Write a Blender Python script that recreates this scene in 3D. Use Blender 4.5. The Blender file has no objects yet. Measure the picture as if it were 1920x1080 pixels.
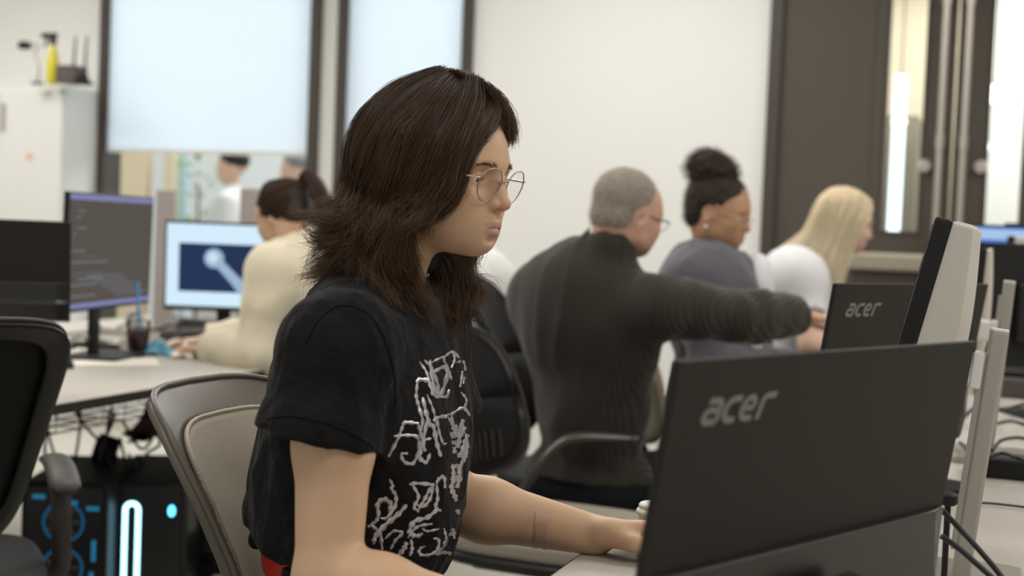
import bpy, bmesh, math, random
import numpy as np
from mathutils import Vector, Matrix, Euler
from mathutils.bvhtree import BVHTree

sc = bpy.context.scene
col = sc.collection
# ------------------------------------------------------------------ camera, world, exposure
FPX = 2500.0
CAMZ = 1.2
PITCH = math.atan(110 / 2500.0)
ROLL = 0.040
_f = Vector((0, math.cos(PITCH), -math.sin(PITCH)))
_r0 = Vector((1, 0, 0)); _u0 = Vector((0, math.sin(PITCH), math.cos(PITCH)))
_r = _r0 * math.cos(ROLL) + _u0 * math.sin(ROLL)
_u = _u0 * math.cos(ROLL) - _r0 * math.sin(ROLL)
cam_d = bpy.data.cameras.new('camera')
cam = bpy.data.objects.new('camera', cam_d); col.objects.link(cam)
cm = Matrix((_r, _u, -_f)).transposed().to_4x4(); cm.translation = (0, 0, CAMZ)
cam.matrix_world = cm
cam_d.sensor_width = 36; cam_d.lens = FPX / 1920 * 36
cam_d.clip_start = 0.05; cam_d.clip_end = 200
cam_d.dof.use_dof = True; cam_d.dof.focus_distance = 1.85; cam_d.dof.aperture_fstop = 3.3
sc.camera = cam
sc.view_settings.view_transform = 'Standard'
sc.view_settings.look = 'None'
sc.view_settings.gamma = 1
sc.view_settings.use_curve_mapping = False
sc.view_settings.exposure = 0.12
sc.cycles.use_denoising = True
sc.cycles.max_bounces = 8

world = bpy.data.worlds.new('world'); sc.world = world
world.use_nodes = True
bg = world.node_tree.nodes['Background']
bg.inputs[0].default_value = (0.96, 0.985, 1.0, 1)
bg.inputs[1].default_value = 0.55

def area(name, loc, rot, sx, sy, power, colr):
    l = bpy.data.lights.new(name, 'AREA'); l.shape = 'RECTANGLE'; l.size = sx; l.size_y = sy
    l.energy = power; l.color = colr
    o = bpy.data.objects.new(name, l); o.location = loc; o.rotation_euler = rot; col.objects.link(o)
    return o

# room axes: U to the right along the back wall, V away from the viewer
RY = -0.349
U = Vector((math.cos(RY), math.sin(RY), 0)); V = Vector((-math.sin(RY), math.cos(RY), 0))
def R(u, v, z=0.0): return U * u + V * v + Vector((0, 0, z))
def W(px, py, d):
    dr = _f + _r * ((px - 960) / FPX) + _u * ((540 - py) / FPX)
    return Vector((0, 0, CAMZ)) + dr * (d / dr.y)
# soft office light: ceiling panels, the last lamp added to brighten the left wall
for (u, v, p) in ((-1.6, 0.7, 21), (1.2, 0.6, 24), (-1.6, 2.9, 23), (1.1, 2.9, 24), (-1.6, 5.1, 26), (1.1, 5.1, 27), (3.4, 3.6, 26), (-3.8, 3.6, 28), (-5.4, 4.6, 44)):
    a_ = area('ceiling_lamp', R(u, v, 2.93), (0, 0, RY), 1.15, 1.15, p, (1.0, 0.97, 0.925))
# added lamp hanging indoors, stands in for daylight from the window wall side
a_ = area('window_daylight', R(-2.2, 6.1, 1.9), (0, 0, 0), 2.6, 1.7, 30, (0.93, 0.97, 1.0))
a_.rotation_euler = (math.radians(-90), 0, RY)

# ------------------------------------------------------------------ naming helpers
def tag(o, label=None, cat=None, group=None, kind=None):
    if label: o['label'] = label
    if cat: o['category'] = cat
    if group: o['group'] = group
    if kind: o['kind'] = kind
    return o
def thing(name, label, cat, loc=(0, 0, 0), rz=0.0, group=None, rot=None):
    o = bpy.data.objects.new(name, None); col.objects.link(o)
    o.empty_display_size = 0.1
    o.location = loc; o.rotation_euler = rot if rot else (0, 0, rz)
    return tag(o, label, cat, group)
def copy_tree(o, parent=None):
    c = o.copy(); col.objects.link(c)
    c.parent = parent
    for ch in list(o.children): copy_tree(ch, c)
    return c

# ------------------------------------------------------------------ mesh builder
class MB:
    def __init__(s): s.v = []; s.f = []
    def add(s, vs, fs, m=None):
        b = len(s.v)
        for v in vs:
            v = Vector(v)
            s.v.append(m @ v if m is not None else v)
        s.f += [tuple(i + b for i in f) for f in fs]
        return s
    def box(s, c, d, rot=None, m=None, taper=1.0):
        x, y, z = d[0] / 2, d[1] / 2, d[2] / 2
        t = taper
        vs = [(-x, -y, -z), (x, -y, -z), (x, y, -z), (-x, y, -z), (-x * t, -y * t, z), (x * t, -y * t, z), (x * t, y * t, z), (-x * t, y * t, z)]
        mm = Matrix.Translation(c) @ (Euler(rot).to_matrix().to_4x4() if rot else Matrix())
        if m is not None: mm = m @ mm
        return s.add(vs, [(0, 3, 2, 1), (4, 5, 6, 7), (0, 1, 5, 4), (1, 2, 6, 5), (2, 3, 7, 6), (3, 0, 4, 7)], mm)
    def prism(s, pts, z0, z1, m=None):
        n = len(pts)
        vs = [(p[0], p[1], z0) for p in pts] + [(p[0], p[1], z1) for p in pts]
        fs = [tuple(range(n))[::-1], tuple(range(n, 2 * n))] + [(i, (i + 1) % n, n + (i + 1) % n, n + i) for i in range(n)]
        return s.add(vs, fs, m)
    def tube(s, pts, r, n=10, cap=True, flat=1.0):
        pts = [Vector(p) for p in pts]; K = len(pts)
        rs = r if isinstance(r, (list, tuple)) else [r] * K
        t0 = (pts[1] - pts[0]).normalized()
        up = Vector((0, 0, 1)) if abs(t0.z) < 0.9 else Vector((0, 1, 0))
        a = t0.cross(up).normalized()
        vs = []; fs = []
        for i, p in enumerate(pts):
            t = (pts[min(i + 1, K - 1)] - pts[max(i - 1, 0)]).normalized()
            a = (a - t * a.dot(t)).normalized(); b = t.cross(a)
            for j in range(n):
                th = 2 * math.pi * j / n
                vs.append(p + a * (rs[i] * math.cos(th)) + b * (rs[i] * flat * math.sin(th)))
        for i in range(K - 1):
            for j in range(n):
                fs.append((i * n + j, i * n + (j + 1) % n, (i + 1) * n + (j + 1) % n, (i + 1) * n + j))
        if cap:
            fs.append(tuple(range(n))[::-1]); fs.append(tuple((K - 1) * n + j for j in range(n)))
        return s.add(vs, fs)
    def cyl(s, c, r, h, n=24, r2=None, m=None):
        r2 = r if r2 is None else r2
        vs = [(c[0] + r * math.cos(2 * math.pi * j / n), c[1] + r * math.sin(2 * math.pi * j / n), c[2]) for j in range(n)]
        vs += [(c[0] + r2 * math.cos(2 * math.pi * j / n), c[1] + r2 * math.sin(2 * math.pi * j / n), c[2] + h) for j in range(n)]
        fs = [tuple(range(n))[::-1], tuple(range(n, 2 * n))] + [(j, (j + 1) % n, n + (j + 1) % n, n + j) for j in range(n)]
        return s.add(vs, fs, m)
    def lathe(s, prof, n=28, c=(0, 0, 0), m=None):
        K = len(prof); vs = []; fs = []
        for (r, z) in prof:
            for j in range(n):
                th = 2 * math.pi * j / n
                vs.append((c[0] + r * math.cos(th), c[1] + r * math.sin(th), c[2] + z))
        for i in range(K - 1):
            for j in range(n):
                fs.append((i * n + j, i * n + (j + 1) % n, (i + 1) * n + (j + 1) % n, (i + 1) * n + j))
        fs.append(tuple(range(n))[::-1]); fs.append(tuple((K - 1) * n + j for j in range(n)))
        return s.add(vs, fs, m)
    def grid(s, P):                       # P[i][j] of points
        a = len(P); b = len(P[0])
        vs = [p for row in P for p in row]
        fs = [(i * b + j, i * b + j + 1, (i + 1) * b + j + 1, (i + 1) * b + j) for i in range(a - 1) for j in range(b - 1)]
        return s.add(vs, fs)
    def stroke(s, pts, w, m=None, z=0.0, th=0.0006):
        """flat ribbon of width w along 2-D points (x, y), rounded ends, thickness th"""
        P = [Vector((p[0], p[1])) for p in pts]; K = len(P)
        ws = w if isinstance(w, (list, tuple)) else [w] * K
        L = []; Rr = []
        for i in range(K):
            t = (P[min(i + 1, K - 1)] - P[max(i - 1, 0)]).normalized(); nrm = Vector((-t.y, t.x))
            L.append(P[i] + nrm * ws[i] / 2); Rr.append(P[i] - nrm * ws[i] / 2)
        vs = [(p.x, p.y, z + th) for p in L] + [(p.x, p.y, z + th) for p in Rr] + [(p.x, p.y, z) for p in L] + [(p.x, p.y, z) for p in Rr]
        fs = []
        for i in range(K - 1):
            fs.append((K + i, K + i + 1, i + 1, i))
            fs.append((i, i + 1, 2 * K + i + 1, 2 * K + i)); fs.append((K + i + 1, K + i, 3 * K + i, 3 * K + i + 1))
        fs.append((0, 2 * K, 3 * K, K)); fs.append((K - 1, 2 * K - 1, 4 * K - 1, 3 * K - 1))
        return s.add(vs, fs, m)
    def build(s, name, mat, parent=None, bevel=0.0, smooth=False, seg=2, sub=0, solid=0.0, kind=None):
        me = bpy.data.meshes.new(name)
        me.from_pydata([tuple(v) for v in s.v], [], s.f); me.update()
        bm = bmesh.new(); bm.from_mesh(me); bmesh.ops.recalc_face_normals(bm, faces=bm.faces); bm.to_mesh(me); bm.free()
        if smooth:
            for p in me.polygons: p.use_smooth = True
        me.materials.append(mat)
        o = bpy.data.objects.new(name, me); col.objects.link(o)
        if parent is not None: o.parent = parent
        if solid: md = o.modifiers.new('solid', 'SOLIDIFY'); md.thickness = solid; md.offset = 0
        if bevel:
            md = o.modifiers.new('bevel', 'BEVEL'); md.width = bevel; md.segments = seg; md.limit_method = 'ANGLE'; md.angle_limit = 0.6
            md.harden_normals = False
        if sub: md = o.modifiers.new('sub', 'SUBSURF'); md.levels = sub; md.render_levels = sub
        if kind: o['kind'] = kind
        return o

def rrect(w, h, r, n=5):
    out = []
    for (cx, cy, a0) in ((w / 2 - r, h / 2 - r, 0), (-w / 2 + r, h / 2 - r, 90), (-w / 2 + r, -h / 2 + r, 180), (w / 2 - r, -h / 2 + r, 270)):
        for i in range(n + 1):
            a = math.radians(a0 + 90 * i / n); out.append((cx + r * math.cos(a), cy + r * math.sin(a)))
    return out
def catmull(P, n):
    P = [Vector(p) for p in P]
    if len(P) == 2: return [P[0].lerp(P[1], i / (n - 1)) for i in range(n)]
    Q = [P[0] * 2 - P[1]] + P + [P[-1] * 2 - P[-2]]
    out = []; segs = len(P) - 1
    for i in range(n):
        x = i / (n - 1) * segs; k = min(int(x), segs - 1); t = x - k
        a, b, c, d = Q[k], Q[k + 1], Q[k + 2], Q[k + 3]
        out.append(0.5 * ((2 * b) + (c - a) * t + (2 * a - 5 * b + 4 * c - d) * t * t + (3 * b - a - 3 * c + d) * t ** 3))
    return out

# ------------------------------------------------------------------ materials
MATS = {}
def mat(name, color, rough=0.6, metal=0.0, spec=0.5, bump=None, var=None, emis=None, trans=0.0, sss=0.0, sheen=0.0, coat=0.0, ior=1.45, alpha=1.0):
    if name in MATS: return MATS[name]
    m = bpy.data.materials.new(name); m.use_nodes = True
    nt = m.node_tree; b = nt.nodes['Principled BSDF']
    b.inputs['Base Color'].default_value = (*color, 1)
    b.inputs['Roughness'].default_value = rough
    b.inputs['Metallic'].default_value = metal
    b.inputs['Specular IOR Level'].default_value = spec
    b.inputs['IOR'].default_value = ior
    b.inputs['Transmission Weight'].default_value = trans
    b.inputs['Alpha'].default_value = alpha
    if sheen: b.inputs['Sheen Weight'].default_value = sheen; b.inputs['Sheen Roughness'].default_value = 0.4
    if coat: b.inputs['Coat Weight'].default_value = coat; b.inputs['Coat Roughness'].default_value = 0.15
    if sss:
        b.inputs['Subsurface Weight'].default_value = sss; b.inputs['Subsurface Scale'].default_value = 0.006
        b.inputs['Subsurface Radius'].default_value = (1.0, 0.35, 0.2)
    if emis: b.inputs['Emission Color'].default_value = (*emis[0], 1); b.inputs['Emission Strength'].default_value = emis[1]
    tc = nt.nodes.new('ShaderNodeTexCoord')
    if var:      # (scale, amount)
        nz = nt.nodes.new('ShaderNodeTexNoise'); nz.inputs['Scale'].default_value = var[0]; nz.inputs['Detail'].default_value = 4
        nt.links.new(tc.outputs['Object'], nz.inputs['Vector'])
        mr = nt.nodes.new('ShaderNodeMapRange'); mr.inputs[3].default_value = 1 - var[1]; mr.inputs[4].default_value = 1 + var[1]
        nt.links.new(nz.outputs['Fac'], mr.inputs[0])
        mx = nt.nodes.new('ShaderNodeVectorMath'); mx.operation = 'SCALE'; mx.inputs[0].default_value = color
        nt.links.new(mr.outputs[0], mx.inputs['Scale']); nt.links.new(mx.outputs[0], b.inputs['Base Color'])
    if bump:     # (scale, strength, distance)
        nz = nt.nodes.new('ShaderNodeTexNoise'); nz.inputs['Scale'].default_value = bump[0]; nz.inputs['Detail'].default_value = 3
        nt.links.new(tc.outputs['Object'], nz.inputs['Vector'])
        bp = nt.nodes.new('ShaderNodeBump'); bp.inputs['Strength'].default_value = bump[1]; bp.inputs['Distance'].default_value = bump[2]
        nt.links.new(nz.outputs['Fac'], bp.inputs['Height']); nt.links.new(bp.outputs[0], b.inputs['Normal'])
    MATS[name] = m
    return m
def emit(name, color, strength):
    if name in MATS: return MATS[name]
    m = bpy.data.materials.new(name); m.use_nodes = True; nt = m.node_tree
    nt.nodes.remove(nt.nodes['Principled BSDF'])
    e = nt.nodes.new('ShaderNodeEmission'); e.inputs[0].default_value = (*color, 1); e.inputs[1].default_value = strength
    nt.links.new(e.outputs[0], nt.nodes['Material Output'].inputs[0]); MATS[name] = m
    return m
def srgb(r, g, b):
    f = lambda c: (c / 255 / 12.92) if c / 255 <= 0.04045 else ((c / 255 + 0.055) / 1.055) ** 2.4
    return (f(r), f(g), f(b))

def mesh_fabric(name, color, dark, scale_u=420.0, rough=0.7):
    """knitted chair mesh: fine grid of threads, vertical drift in density"""
    if name in MATS: return MATS[name]
    m = mat(name, color, rough, spec=0.3); nt = m.node_tree; b = nt.nodes['Principled BSDF']
    tc = nt.nodes.new('ShaderNodeTexCoord')
    w1 = nt.nodes.new('ShaderNodeTexWave'); w1.bands_direction = 'Y'; w1.inputs['Scale'].default_value = scale_u / 6
    w2 = nt.nodes.new('ShaderNodeTexWave'); w2.bands_direction = 'Z'; w2.inputs['Scale'].default_value = scale_u / 6
    nt.links.new(tc.outputs['Object'], w1.inputs['Vector']); nt.links.new(tc.outputs['Object'], w2.inputs['Vector'])
    mu = nt.nodes.new('ShaderNodeMath'); mu.operation = 'MULTIPLY'
    nt.links.new(w1.outputs['Fac'], mu.inputs[0]); nt.links.new(w2.outputs['Fac'], mu.inputs[1])
    mx = nt.nodes.new('ShaderNodeMix'); mx.data_type = 'RGBA'
    mx.inputs[6].default_value = (*dark, 1); mx.inputs[7].default_value = (*color, 1)
    mr = nt.nodes.new('ShaderNodeMapRange'); mr.inputs[1].default_value = 0.0; mr.inputs[2].default_value = 0.45
    nt.links.new(mu.outputs[0], mr.inputs[0]); nt.links.new(mr.outputs[0], mx.inputs[0])
    nt.links.new(mx.outputs[2], b.inputs['Base Color'])
    bp = nt.nodes.new('ShaderNodeBump'); bp.inputs['Strength'].default_value = 0.4; bp.inputs['Distance'].default_value = 0.001
    nt.links.new(mu.outputs[0], bp.inputs['Height']); nt.links.new(bp.outputs[0], b.inputs['Normal'])
    return m

# ------------------------------------------------------------------ implicit surfaces -> one continuous mesh
def smin(a, b, k):
    if k <= 0: return np.minimum(a, b)
    h = np.maximum(k - np.abs(a - b), 0) / k
    return np.minimum(a, b) - h * h * k * 0.25
def vnoise(P, seed=0):
    Pf = np.floor(P).astype(np.int64); t = P - Pf; t = t * t * (3 - 2 * t)
    def hsh(ix, iy, iz):
        h = (ix * 374761393 + iy * 668265263 + iz * 2147483647 + seed * 974711) & 0xffffffff
        h = ((h ^ (h >> 13)) * 1274126177) & 0xffffffff
        return ((h ^ (h >> 16)) & 0xffff) / 65535.0
    x, y, z = Pf[..., 0], Pf[..., 1], Pf[..., 2]; tx, ty, tz = t[..., 0], t[..., 1], t[..., 2]
    c = 0
    for i in (0, 1):
        for j in (0, 1):
            for k in (0, 1):
                w = (tx if i else 1 - tx) * (ty if j else 1 - ty) * (tz if k else 1 - tz)
                c = c + w * hsh(x + i, y + j, z + k)
    return c * 2 - 1

class Sdf:
    def __init__(s, M=None):
        s.M = M if M is not None else Matrix(); s.pr = []; s.disp = None
        s.sc = s.M.to_scale()[0]
    def _p(s, a): return np.array(s.M @ Vector(a))
    def sph(s, c, r, k=0.01, sub=False): return s.rc(c, c, r, r, k, sub)
    def rc(s, a, b, ra, rb, k=0.01, sub=False):
        a = s._p(a); b = s._p(b); ra = ra * s.sc; rb = rb * s.sc; k = k * s.sc
        c = (a + b) / 2; R_ = np.linalg.norm(b - a) / 2 + max(ra, rb)
        s.pr.append(('rc', k, sub, c, R_, (a, b, ra, rb))); return s
    def el(s, c, r, k=0.01, rot=None, sub=False):
        c = s._p(c); k = k * s.sc
        m = s.M.to_3x3().normalized()
        if rot is not None: m = m @ (Euler(rot).to_matrix() if isinstance(rot, (tuple, list, Euler)) else rot)
        m = np.array(m); r = np.array(r) * s.sc
        s.pr.append(('el', k, sub, c, float(max(r)), (c, r, m))); return s
    def plane(s, p, n, k=0.004):          # keeps the side the normal points away from
        p = s._p(p); n = np.array((s.M.to_3x3() @ Vector(n)).normalized())
        s.pr.append(('pl', k, True, None, 0, (p, n))); return s
    def group(s, g, k=0.01, sub=False):
        c, R_ = g.bound(); s.pr.append(('gr', k, sub, c, R_, g)); return s
    def bound(s):
        cs = [(p[3], p[4]) for p in s.pr if p[3] is not None and not p[2]]
        lo = np.min([c - r for c, r in cs], 0); hi = np.max([c + r for c, r in cs], 0)
        return (lo + hi) / 2, float(np.linalg.norm(hi - lo) / 2)
    def box(s):
        cs = [(p[3], p[4]) for p in s.pr if p[3] is not None and not p[2]]
        return np.min([c - r for c, r in cs], 0), np.max([c + r for c, r in cs], 0)
    def ev(s, P, C, pad):
        """P (n, m, 3) points grouped in n blocks with centres C (n,3) and half diagonal pad"""
        F = np.full(P.shape[:2], 1.0)
        for ty, k, sub, c, R_, a in s.pr:
            if c is None: sel = np.arange(len(C))
            else: sel = np.nonzero(((C - c) ** 2).sum(1) < (R_ + pad + k + 0.03) ** 2)[0]
            if not len(sel): continue
            Q = P[sel]
            if ty == 'rc':
                A, B, ra, rb = a; ab = B - A; L2 = ab.dot(ab)
                t = np.clip(((Q - A) @ ab) / L2, 0, 1) if L2 > 1e-12 else np.zeros(Q.shape[:2])
                d = np.linalg.norm(Q - A - t[..., None] * ab, axis=2) - (ra + (rb - ra) * t)
            elif ty == 'el':
                cc, r, m = a; q = (Q - cc) @ m
                k0 = np.linalg.norm(q / r, axis=2); k1 = np.linalg.norm(q / (r * r), axis=2)
                d = k0 * (k0 - 1.0) / np.maximum(k1, 1e-9)
                d = np.where(k0 < 1e-3, -min(r), d)
            elif ty == 'pl': d = -((Q - a[0]) @ a[1])
            else: d = a.ev(Q, C[sel], pad)
            f = F[sel]
            F[sel] = -smin(-f, d, k) if sub else smin(f, d, k)
        if s.disp is not None: F = F + s.disp(P)
        return F

def polygonize(S, h, box=None, extra=0.01):
    lo, hi = box if box else S.box()
    lo = np.array(lo) - 0.02; hi = np.array(hi) + 0.02
    n = 8; B = n * h; nb = np.ceil((hi - lo) / B).astype(int)
    g = np.stack(np.meshgrid(*[np.arange(k) for k in nb], indexing='ij'), -1).reshape(-1, 3)
    keep = []
    for i in range(0, len(g), 60000):
        C = lo + (g[i:i + 60000] + 0.5) * B
        F = S.ev(C[:, None, :], C, 0.0)[:, 0]
        keep.append(np.abs(F) < B * 0.87 + extra)
    g = g[np.concatenate(keep)]
    off = np.stack(np.meshgrid(*[np.arange(n + 1)] * 3, indexing='ij'), -1).reshape(-1, 3)
    N = nb * n + 2
    def gid(c): return (c[..., 0] * N[1] + c[..., 1]) * N[2] + c[..., 2]
    V_ = []; ID = []; Q = []
    cor = np.array([(i, j, k) for i in (0, 1) for j in (0, 1) for k in (0, 1)])
    edges = [(a, b) for a in range(8) for b in range(a + 1, 8) if np.abs(cor[a] - cor[b]).sum() == 1]
    for i in range(0, len(g), 500):
        gb = g[i:i + 500]
        P = lo + (gb[:, None, :] * n + off[None]) * h
        F = S.ev(P, lo + (gb + 0.5) * B, B * 0.87).reshape(-1, n + 1, n + 1, n + 1)
        ng = F < 0
        vals = np.stack([F[:, a:a + n, b:b + n, c:c + n] for a, b, c in cor], -1)
        cnt = (vals < 0).sum(-1); act = np.nonzero((cnt > 0) & (cnt < 8))
        if not len(act[0]): continue
        v8 = vals[act]; cell = gb[act[0]] * n + np.stack(act[1:], -1)
        acc = np.zeros((len(v8), 3)); num = np.zeros(len(v8))
        for a, b in edges:
            fa, fb = v8[:, a], v8[:, b]; m = (fa < 0) != (fb < 0)
            t = np.where(m, fa / np.where(m, fa - fb, 1), 0)
            p = cor[a] + t[:, None] * (cor[b] - cor[a])
            acc += p * m[:, None]; num += m
        V_.append(lo + (cell + acc / num[:, None]) * h); ID.append(gid(cell))
        for ax in range(3):
            sh = [slice(0, n)] * 3; s2 = list(sh); s2[ax] = slice(1, n + 1)
            a = ng[(slice(None), *sh)]; b = ng[(slice(None), *s2)]
            e = np.nonzero(a != b)
            if not len(e[0]): continue
            base = gb[e[0]] * n + np.stack(e[1:], -1); flip = a[e]
            o1 = np.zeros(3, int); o2 = np.zeros(3, int); o1[(ax + 1) % 3] = -1; o2[(ax + 2) % 3] = -1
            q = np.stack([gid(base + o1 + o2), gid(base + o2), gid(base), gid(base + o1)], -1)
            q[~flip] = q[~flip][:, ::-1]
            Q.append(q)
    V_ = np.concatenate(V_); ID = np.concatenate(ID); Q = np.concatenate(Q)
    o = np.argsort(ID); IDs = ID[o]; V_ = V_[o]
    idx = np.searchsorted(IDs, Q); idx = np.clip(idx, 0, len(IDs) - 1)
    ok = (IDs[idx] == Q).all(1)
    return V_, idx[ok]

def np_mesh(name, Vv, Q, mt, parent=None, smooth_iter=1, colors=None):
    me = bpy.data.meshes.new(name)
    if smooth_iter:
        e = np.concatenate([Q[:, [0, 1]], Q[:, [1, 2]], Q[:, [2, 3]], Q[:, [3, 0]]])
        for it in range(smooth_iter):
            acc = np.zeros_like(Vv); cn = np.zeros(len(Vv))
            for a, b in ((0, 1), (1, 0)):
                for c in range(3): acc[:, c] += np.bincount(e[:, a], Vv[e[:, b], c], len(Vv))
                cn += np.bincount(e[:, a], minlength=len(Vv))
            Vv = Vv * 0.5 + 0.5 * acc / np.maximum(cn, 1)[:, None]
    me.vertices.add(len(Vv)); me.vertices.foreach_set('co', Vv.astype(np.float32).ravel())
    me.loops.add(len(Q) * 4); me.loops.foreach_set('vertex_index', Q.astype(np.int32).ravel())
    me.polygons.add(len(Q)); me.polygons.foreach_set('loop_start', np.arange(0, len(Q) * 4, 4, dtype=np.int32))
    me.update(calc_edges=True)
    me.polygons.foreach_set('use_smooth', np.ones(len(Q), bool))
    if colors is not None:
        ca = me.color_attributes.new('tint', 'FLOAT_COLOR', 'POINT')
        c4 = np.ones((len(Vv), 4), np.float32); c4[:, :3] = colors(Vv); ca.data.foreach_set('color', c4.ravel())
    me.materials.append(mt)
    o = bpy.data.objects.new(name, me); col.objects.link(o)
    if parent is not None: o.parent = parent; o.matrix_parent_inverse = parent.matrix_world.inverted() if False else Matrix.Translation(-parent.location)
    return o
# ================================================================== THE ROOM
def Zp(px, py, z):
    dr = _f + _r * ((px - 960) / FPX) + _u * ((540 - py) / FPX)
    return Vector((0, 0, CAMZ)) + dr * ((z - CAMZ) / dr.z)
VW = 6.5
RM = Matrix.Rotation(RY, 4, 'Z')
def rbox(name, u0, u1, v0, v1, z0, z1, mt, kind='structure', bevel=0.0, parent=None):
    m = MB().box(((u0 + u1) / 2, (v0 + v1) / 2, (z0 + z1) / 2), (u1 - u0, v1 - v0, z1 - z0), m=RM if parent is None else None)
    return m.build(name, mt, parent, bevel=bevel, kind=kind)
m_wall = mat('wall_paint', srgb(232, 231, 227), 0.85, spec=0.2, bump=(60, 0.08, 0.002), var=(0.6, 0.02))
m_ceil = mat('ceiling_tile', srgb(225, 223, 218), 0.9, spec=0.1, bump=(120, 0.2, 0.002))
m_floor = mat('floor_vinyl', srgb(176, 170, 156), 0.42, spec=0.4, var=(3.0, 0.06), bump=(40, 0.04, 0.002))
m_dframe = mat('dark_frame', srgb(66, 60, 52), 0.5, var=(8, 0.05))
m_panel = mat('dark_door_panel', srgb(78, 71, 62), 0.6, var=(2.0, 0.04), bump=(200, 0.05, 0.001))
m_black = mat('black_plastic', srgb(24, 23, 22), 0.5, spec=0.35, bump=(500, 0.08, 0.0005))
m_blackg = mat('black_gloss', srgb(24, 24, 24), 0.22, spec=0.5)
m_white = mat('white_plastic', srgb(214, 212, 206), 0.4, var=(20, 0.02))
m_silver = mat('silver_metal', srgb(168, 163, 154), 0.42, metal=0.6, bump=(300, 0.03, 0.0003))
m_steel = mat('steel_handle', srgb(190, 182, 172), 0.35, metal=0.8)
m_desk = mat('desk_laminate', srgb(186, 180, 171), 0.42, spec=0.35, var=(14, 0.03), bump=(300, 0.05, 0.0003))
m_deskedge = mat('desk_edge_band', srgb(40, 37, 34), 0.5)
m_cable = mat('cable_rubber', srgb(22, 22, 22), 0.55)
m_gcable = mat('grey_cable', srgb(120, 115, 106), 0.55)

def floor_mat():
    nt = m_floor.node_tree
floor = rbox('floor', -8, 5, -3, 9.0, -0.05, 0, m_floor)
ceil = rbox('ceiling', -8, 5, -3, VW + 0.2, 3.0, 3.06, m_ceil)
# back wall pieces
rbox('wall_back', -8, -4.95, VW, VW + 0.15, 0, 3.0, m_wall)
rbox('wall_back', -3.52, -3.41, VW, VW + 0.15, 0, 3.0, m_wall)
rbox('wall_back', -2.63, -1.09, VW, VW + 0.15, 0, 3.0, m_wall)
rbox('wall_back', 1.3, 5, VW, VW + 0.15, 0, 3.0, m_wall)
rbox('wall_back', -4.95, -3.52, VW, VW + 0.15, 0, 0.45, m_wall)
rbox('wall_back', -3.41, -2.63, VW, VW + 0.15, 0, 0.45, m_wall)
rbox('wall_left', -8.1, -8, -3, VW + 0.15, 0, 3.0, m_wall)
rbox('wall_right', 5, 5.1, -3, VW + 0.15, 0, 3.0, m_wall)
# windows with roller shades
m_glass = mat('window_glass', (0.93, 0.96, 0.95), 0.02, trans=1.0, ior=1.02)
def shade_mat():
    m = bpy.data.materials.new('roller_shade_fabric'); m.use_nodes = True; nt = m.node_tree
    nt.nodes.remove(nt.nodes['Principled BSDF'])
    d = nt.nodes.new('ShaderNodeBsdfDiffuse'); d.inputs[0].default_value = (0.80, 0.82, 0.82, 1)
    t = nt.nodes.new('ShaderNodeBsdfTranslucent'); t.inputs[0].default_value = (0.80, 0.86, 0.92, 1)
    x = nt.nodes.new('ShaderNodeMixShader'); x.inputs[0].default_value = 0.6
    nt.links.new(d.outputs[0], x.inputs[1]); nt.links.new(t.outputs[0], x.inputs[2]); nt.links.new(x.outputs[0], nt.nodes['Material Output'].inputs[0])
    tc = nt.nodes.new('ShaderNodeTexCoord'); w = nt.nodes.new('ShaderNodeTexNoise'); w.inputs['Scale'].default_value = 90
    nt.links.new(tc.outputs['Object'], w.inputs['Vector'])
    b = nt.nodes.new('ShaderNodeBump'); b.inputs['Strength'].default_value = 0.1; nt.links.new(w.outputs['Fac'], b.inputs['Height'])
    nt.links.new(b.outputs[0], d.inputs['Normal'])
    return m
m_shade = shade_mat()
for n, (ua, ub) in enumerate(((-4.95, -3.52), (-3.41, -2.63)), 1):
    w = MB()
    fw = 0.055
    for (a, b, z0, z1) in ((ua, ua + fw, 0.45, 3.0), (ub - fw, ub, 0.45, 3.0), (ua + fw, ub - fw, 0.45, 0.51), (ua + fw, ub - fw, 2.94, 3.0)):
        w.box(((a + b) / 2, VW + 0.04, (z0 + z1) / 2), (b - a, 0.16, z1 - z0), m=RM)
    wo = w.build('window_%d' % n, m_dframe, kind='structure')
    MB().box(((ua + ub) / 2, VW + 0.08, 1.73), (ub - ua - 2 * fw, 0.008, 2.43), m=RM).build('glass_pane', m_glass, wo)
    sh = tag(MB().box(((ua + ub) / 2, VW - 0.01, 2.26), (ub - ua - 2 * fw + 0.01, 0.003, 1.38), m=RM).build('roller_shade', m_shade),
             'wide white roller shade half drawn over the left window' if n == 1 else 'narrow white roller shade behind the head of the person in the black t-shirt', 'roller shade')
    MB().box(((ua + ub) / 2, VW - 0.01, 1.565), (ub - ua - 2 * fw + 0.01, 0.014, 0.022), m=RM).build('bottom_bar', m_white, sh)
    MB().tube([RM @ Vector((ua + fw, VW - 0.02, 2.95)), RM @ Vector((ub - fw, VW - 0.02, 2.95))], 0.03, 12).build('roller_tube', m_white, sh)
# daylight outside
ex = area('sky_daylight', R(-3.6, 9.6, 4.6), (math.radians(-62), 0, RY), 6.0, 3.6, 400, (0.90, 0.95, 1.0))
ex2 = area('sky_daylight', R(-5.2, 9.6, 5.5), (math.radians(20), 0, RY), 6.0, 3.0, 170, (0.92, 0.97, 1.0))
rbox('wall_outside', -14, 0, 13.0, 13.2, -0.1, 5.0, mat('outside_wall', srgb(232, 232, 230), 0.8, var=(1.0, 0.05)))
rbox('ground', -12, 6, VW + 2.5, 30, -0.12, -0.05, mat('paving_outside', srgb(190, 190, 186), 0.8, var=(2, 0.1)))

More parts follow.
